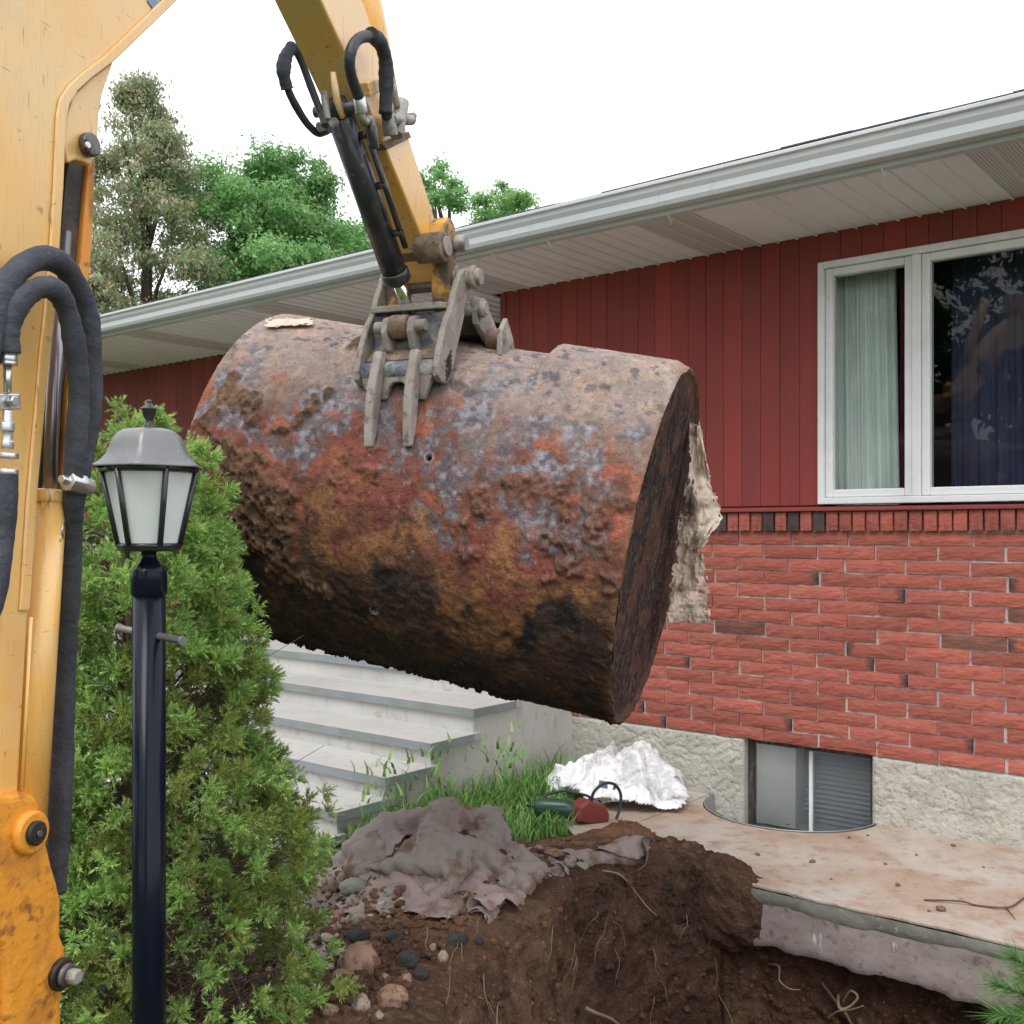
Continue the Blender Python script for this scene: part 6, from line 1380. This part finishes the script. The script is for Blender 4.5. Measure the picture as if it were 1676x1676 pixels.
def fabric(label, nx, ny, lx, ly, sq, px, py, dx, dy, rot, seed, mat, hf, amp, h0, kb, fold, fine=.055, steps=45):
    g_ = on_ground(px, py); p = crumple(nx, ny, lx, ly, sq, hf, seed, centre=(g_.x + dx, g_.y + dy), rot=rot, amp=amp, h0=h0, kb=kb, fold=fold, steps=steps); p = upsample(p, 4); n1_, n2_ = p.shape[:2]
    for _ in range(2): q = p.copy(); q[1:-1, 1:-1] = (p[:-2, 1:-1] + p[2:, 1:-1] + p[1:-1, :-2] + p[1:-1, 2:] + 2 * p[1:-1, 1:-1]) / 6; p = q
    gu_ = np.gradient(p, axis=0); gv_ = np.gradient(p, axis=1); nr = np.cross(gu_, gv_); nr /= np.linalg.norm(nr, axis=-1, keepdims=True) + 1e-9
    u, v = np.meshgrid(np.linspace(-1, 1, n1_) * lx * 2.2, np.linspace(-1, 1, n2_) * ly * 2.2, indexing='ij'); p = p + nr * (fine * (folds(u, v, seed + 200) - .5))[..., None]
    p[..., 2] = np.maximum(p[..., 2], hf(p[..., 0], p[..., 1]) + .003)
    Fq = gridfaces(n1_, n2_); uu, vv = np.meshgrid(np.linspace(-1, 1, n1_), np.linspace(-1, 1, n2_), indexing='ij'); rim = np.maximum(np.abs(uu), np.abs(vv)) + .55 * (fbm(np.stack([uu * 3, vv * 3, 0 * uu + seed], -1), 4, seed + 3) - .5); Fq = Fq[rim.reshape(-1)[Fq].mean(1) < .93]
    W_ = p.reshape(-1, 3); used = np.unique(Fq); mp = np.zeros(len(W_), int); mp[used] = np.arange(len(used)); o_ = np.array([g_.x + dx, g_.y + dy, float(W_[used][:, 2].min())])
    o = link('landscape_fabric', npmesh('landscape_fabric', W_[used] - o_, mp[Fq], mat, True), None, tuple(o_)); tag(o, label, 'fabric'); m = o.modifiers.new('thick', 'SOLIDIFY'); m.thickness = .0015
PROPS[:] = [(-.27, 4.30, .13, .17), (-.06, 4.27, .11, .14), (-.50, 4.20, .09, .13), (.04, 4.10, .07, .06), (-.30, 4.06, .07, .07)]
fabric('large heap of crumpled grey brown landscape fabric by the grass', 26, 24, .80, .66, (.54, .48), 715, 1400, .02, .06, .4, 11, M['fabric'], hfh, .30, .07, .7, 6)
fabric('stiff folded fabric flap rising at the left of the heap', 16, 14, .50, .40, (.52, .50), 605, 1405, .03, .02, .9, 18, M['fabric'], hfh, .30, .07, .8, 5)
fabric('soiled fabric folds below the big heap', 22, 16, .66, .42, (.58, .56), 690, 1450, 0, 0, -.2, 19, M['fabric_pink'], hfh, .18, .04, .6, 6)
fabric('pinkish crumpled fabric scrap hanging over the pit rim', 20, 15, .56, .38, (.60, .58), 805, 1468, -.02, .03, -.5, 12, M['fabric_pink'], hfh, .16, .04, .6, 6)
fabric('flat grey fabric sheet lying half on the walkway', 20, 12, .78, .38, (.90, .86), 950, 1388, .02, .03, -.45, 13, M['fabric'], hfs, .12, .03, .7, 4, .03)
fabric('twisted pale strip of fabric beside the rounded stones', 22, 8, .60, .20, (.76, .50), 585, 1432, 0, 0, -.75, 14, M['fabric_pink'], hfh, .16, .04, .6, 6)
fabric('dark folded fabric scrap between the heap and the walkway', 16, 12, .46, .30, (.66, .62), 865, 1415, 0, 0, .3, 15, M['fabric'], hfs, .14, .04, .6, 6)
# plastic sheeting bundle against the foundation
M['plastic'] = mk('plastic', (.85, .86, .87), .5, layers=[(4, 5, .5, .68, (.78, .80, .81), .6)], sss=.3)
def film_mat(lo=.06, hi=.34):
    m = bpy.data.materials.new('clear_film'); m.use_nodes = True; n = m.node_tree.nodes; L = m.node_tree.links; p = n['Principled BSDF']
    p.inputs['Base Color'].default_value = (.9, .9, .92, 1); p.inputs['Roughness'].default_value = .22
    t = n.new('ShaderNodeBsdfTransparent'); x = n.new('ShaderNodeMixShader'); no = n.new('ShaderNodeTexNoise'); no.inputs['Scale'].default_value = 12; no.inputs['Detail'].default_value = 5
    r = n.new('ShaderNodeMapRange'); r.inputs[1].default_value = .35; r.inputs[2].default_value = .65; r.inputs[3].default_value = lo; r.inputs[4].default_value = hi; L.new(no.outputs['Fac'], r.inputs[0])
    L.new(r.outputs[0], x.inputs[0]); L.new(t.outputs[0], x.inputs[1]); L.new(p.outputs[0], x.inputs[2]); L.new(x.outputs[0], n['Material Output'].inputs[0]); return m
M['film'] = film_mat(); M['milky'] = film_mat(.35, .75)
bag = empty('plastic_bundle', HW(-3.13, 4.66, 0), -HA); tag(bag, 'bundle of crumpled white plastic sheeting against the stucco wall', 'plastic bundle')
def bundle(name, sx, sy, sz, e1, e2, seed, amp, mat, parent, loc, nu_=150, nv_=110):
    th_ = np.linspace(-np.pi, np.pi, nu_, endpoint=False); ph_ = np.linspace(-np.pi / 2, np.pi / 2, nv_); TH_, PH_ = np.meshgrid(th_, ph_, indexing='ij')
    sg = lambda w_, e: np.sign(w_) * np.abs(w_) ** e
    p = np.stack([sx * sg(np.cos(PH_), e1) * sg(np.cos(TH_), e2), sy * sg(np.cos(PH_), e1) * sg(np.sin(TH_), e2), sz * sg(np.sin(PH_), e1)], -1)
    nrm = p / (np.linalg.norm(p, axis=-1, keepdims=True) + 1e-9); wp = p * 6 + 1.6 * fbm(p * 7, 3, seed)[..., None]
    d = amp * (1.2 * (ridged(wp, 3, seed) - .6) + .8 * (ridged(p * 19 + seed, 2, seed + 3) - .6) * .5 + 1.1 * (fbm(p * 3 + seed, 2, seed + 5) - .5)); p = p + nrm * d[..., None]
    p[..., 2] += sz; p[..., 2] = np.maximum(p[..., 2], .004); Fq = np.concatenate([gridfaces(nv_, nu_, True)]); P_ = p.transpose(1, 0, 2).reshape(-1, 3)
    return link(name, npmesh(name, P_, Fq, mat, True), parent, loc)
BC = HW(-3.10, 4.70)
def onslab(x, y): return np.zeros(np.shape(x)) + .002
for nm, sx_, sy_, dm, cr_, sd_, mt, du, dv in (('sheeting', .38, .28, .13, .11, 61, 'plastic', 0, 0), ('clear_film', .30, .24, .17, .13, 63, 'milky', .05, .02), ('clear_film', .32, .25, .21, .15, 65, 'film', .03, .04), ('sheeting', .18, .14, .08, .13, 67, 'plastic', -.25, -.05)):
    o = heap_sheet(nm, None, None, 0, 0, sx_, sy_, -HA, dm, cr_, sd_, M[mt], hf=onslab, at_=HW(-3.10 + du, 4.70 + dv), rag_=.06, lump=1.4, res=.007)
    c_, s_ = math.cos(HA), math.sin(HA); lo = Vector(o.location) - Vector(bag.location); o.parent = bag; o.location = (lo.x * c_ - lo.y * s_, lo.x * s_ + lo.y * c_, lo.z); o.rotation_euler = (0, 0, HA)
MB().box(.12, .17, -.262, -.259, .13, .165).build('sticker', M['blue_print'], bag)
# tools left beside the bundle
M['tool_red'] = mk('tool_red', (.20, .035, .03), .5, layers=[(8, 4, .5, .65, (.13, .03, .03), .7)], bump=(30, .3, .004))
M['tool_green'] = mk('tool_green', (.02, .07, .045), .4, layers=[(8, 4, .5, .65, (.04, .09, .06), .7)], coat=.3)
rp = slabpt(962, 1345, 0); rc = empty('red_tool', rp, R(25)); tag(rc, 'dark red tool body with a black cord loop on the slab', 'tool')
MB().prism([(-.09, .0), (.09, .0), (.085, .06), (.05, .10), (-.05, .105), (-.088, .07)], -.05, .05, 'y').build('body', M['tool_red'], rc, bev=.012, seg=2).rotation_euler = (0, .25, 0)
MB().tube(smooth([(.0, -.03, .09), (.01, -.04, .15), (.06, -.05, .19), (.12, -.05, .18), (.155, -.05, .13), (.15, -.05, .06), (.13, -.05, .01)], 6), .0075, 9).build('cord', M['rubber'], rc)
gp_ = slabpt(912, 1342, 0); gc = empty('green_tool', gp_, R(-12)); tag(gc, 'dark green power tool lying in the grass beside the bundle', 'tool')
MB().tube([(-.11, 0, .055), (-.10, 0, .055), (-.06, 0, .055), (.04, 0, .055), (.09, 0, .05), (.10, 0, .05)], [.03, .045, .05, .05, .042, .03], 22).build('motor_body', M['tool_green'], gc)
MB().tube([(-.05, .0, .03), (-.08, -.03, .008), (-.10, -.05, -.01)], [.02, .018, .018], 12).build('handle', M['tool_green'], gc)
MB().tube([(.10, 0, .05), (.13, 0, .048), (.15, 0, .046)], [.026, .028, .012], 16).build('chuck', M['galv'], gc)
MB().tube(smooth([(-.10, 0, .06), (-.06, .03, .11), (.02, .05, .13), (.09, .06, .12), (.15, .08, .10), (.20, .10, .05)], 6), .007, 8).build('cord', M['rubber'], gc)
MB().tube(smooth([(-.12, .02, .05), (-.16, .0, .06), (-.18, -.04, .02), (-.15, -.08, -.015)], 6), .006, 8).build('cord', M['rubber'], gc)
# torn paper on top of the tank and a rag of felt hanging behind its near end
M['paper'] = mk('paper', (.62, .47, .38), .9, layers=[(8, 5, .45, .62, (.50, .36, .28), .8), (30, 4, .6, .7, (.7, .62, .55), .6)], bump=(30, .4, .006))
_, _, tp_ = tank_hit(468, 545)
def tank_top(x, y):
    """height of the tank crown under a point"""
    x = np.asarray(x, float); y = np.asarray(y, float); z = np.full(x.shape, TLc.z + TRAD + .3); 
    for _ in range(14):
        qx, qy, qz = x - TLc.x, y - TLc.y, z - TLc.z; a = qx * TAX.x + qy * TAX.y + qz * TAX.z
        rx, ry, rz = qx - a * TAX.x, qy - a * TAX.y, qz - a * TAX.z; rr_ = np.sqrt(rx * rx + ry * ry + rz * rz); z = z - (rr_ - TRAD - .006) * .8
    return z
cloth('torn_paper', 'crumpled scrap of buff paper on top of the tank', 'paper', 26, 16, .20, .10, (.70, .6), (tp_.x, tp_.y + .05), .2, 16, M['paper'], hf=tank_top, amp=.10, h0=.03, ragged=.5, steps=14, thick=.002)
M['felt'] = mk('felt', (.60, .49, .41), .95, layers=[(6, 5, .45, .65, (.48, .37, .29), .8), (9, 5, .62, .70, (.16, .12, .08), .8), (40, 4, .6, .7, (.58, .5, .42), .6)], bump=(40, .5, .008))
def rag(name, label, px0, px1, py0, py1, d, seed, mat, taper):
    nx, ny = 54, 130; u, v = np.meshgrid(np.linspace(0, 1, nx), np.linspace(0, 1, ny), indexing='ij'); lft = np.interp(v, taper[0], taper[1]); rgt = np.interp(v, taper[0], taper[2])
    px = lft + (rgt - lft) * u; py = py0 + (py1 - py0) * v; dd = d + .10 * (fbm(np.stack([u * 2, v * 3, u * 0], -1), 2, seed) - .5) + .07 * (ridged(np.stack([u * 2.5 + v * 2, v * 3.5, u * 0 + 2], -1), 2, seed + 1) - .5) + .012 * (ridged(np.stack([u * 12, v * 20, u * 0 + 2], -1), 2, seed + 2) - .5)
    w_ = np.stack([(px - CX) / F * dd, dd, CZ + (HY - py) / F * dd], -1).reshape(-1, 3); c = w_.mean(0); Fq = gridfaces(nx, ny)
    i, j = np.meshgrid(np.arange(nx - 1), np.arange(ny - 1), indexing='ij'); ed = np.minimum(np.minimum(i, nx - 2 - i), np.minimum(j, ny - 2 - j) * 1.0).ravel(); nz = fbm(np.stack([i * .16, j * .14, i * 0 + seed], -1), 4, seed).ravel(); hol = fbm(np.stack([i * .13, j * .10, i * 0 + seed + 9], -1), 4, seed + 4).ravel(); Fq = Fq[(ed > (nz - .42) * 22) & (hol < .74)]
    o = link(name, npmesh(name, w_ - c, Fq, mat, True), None, tuple(c)); tag(o, label, 'felt'); m = o.modifiers.new('thick', 'SOLIDIFY'); m.thickness = .002; return o
rag('torn_felt', 'upper torn buff felt rag folded behind the tank end', 1115, 1185, 690, 900, 3.62, 21, M['felt'], ((0, .3, .55, .75, 1), (1128, 1128, 1120, 1112, 1118), (1146, 1156, 1172, 1184, 1150)))
rag('torn_felt', 'lower torn felt strip hanging behind the tank end', 1095, 1168, 850, 1025, 3.68, 23, M['felt'], ((0, .3, .6, 1), (1110, 1104, 1096, 1088), (1142, 1150, 1160, 1170)))
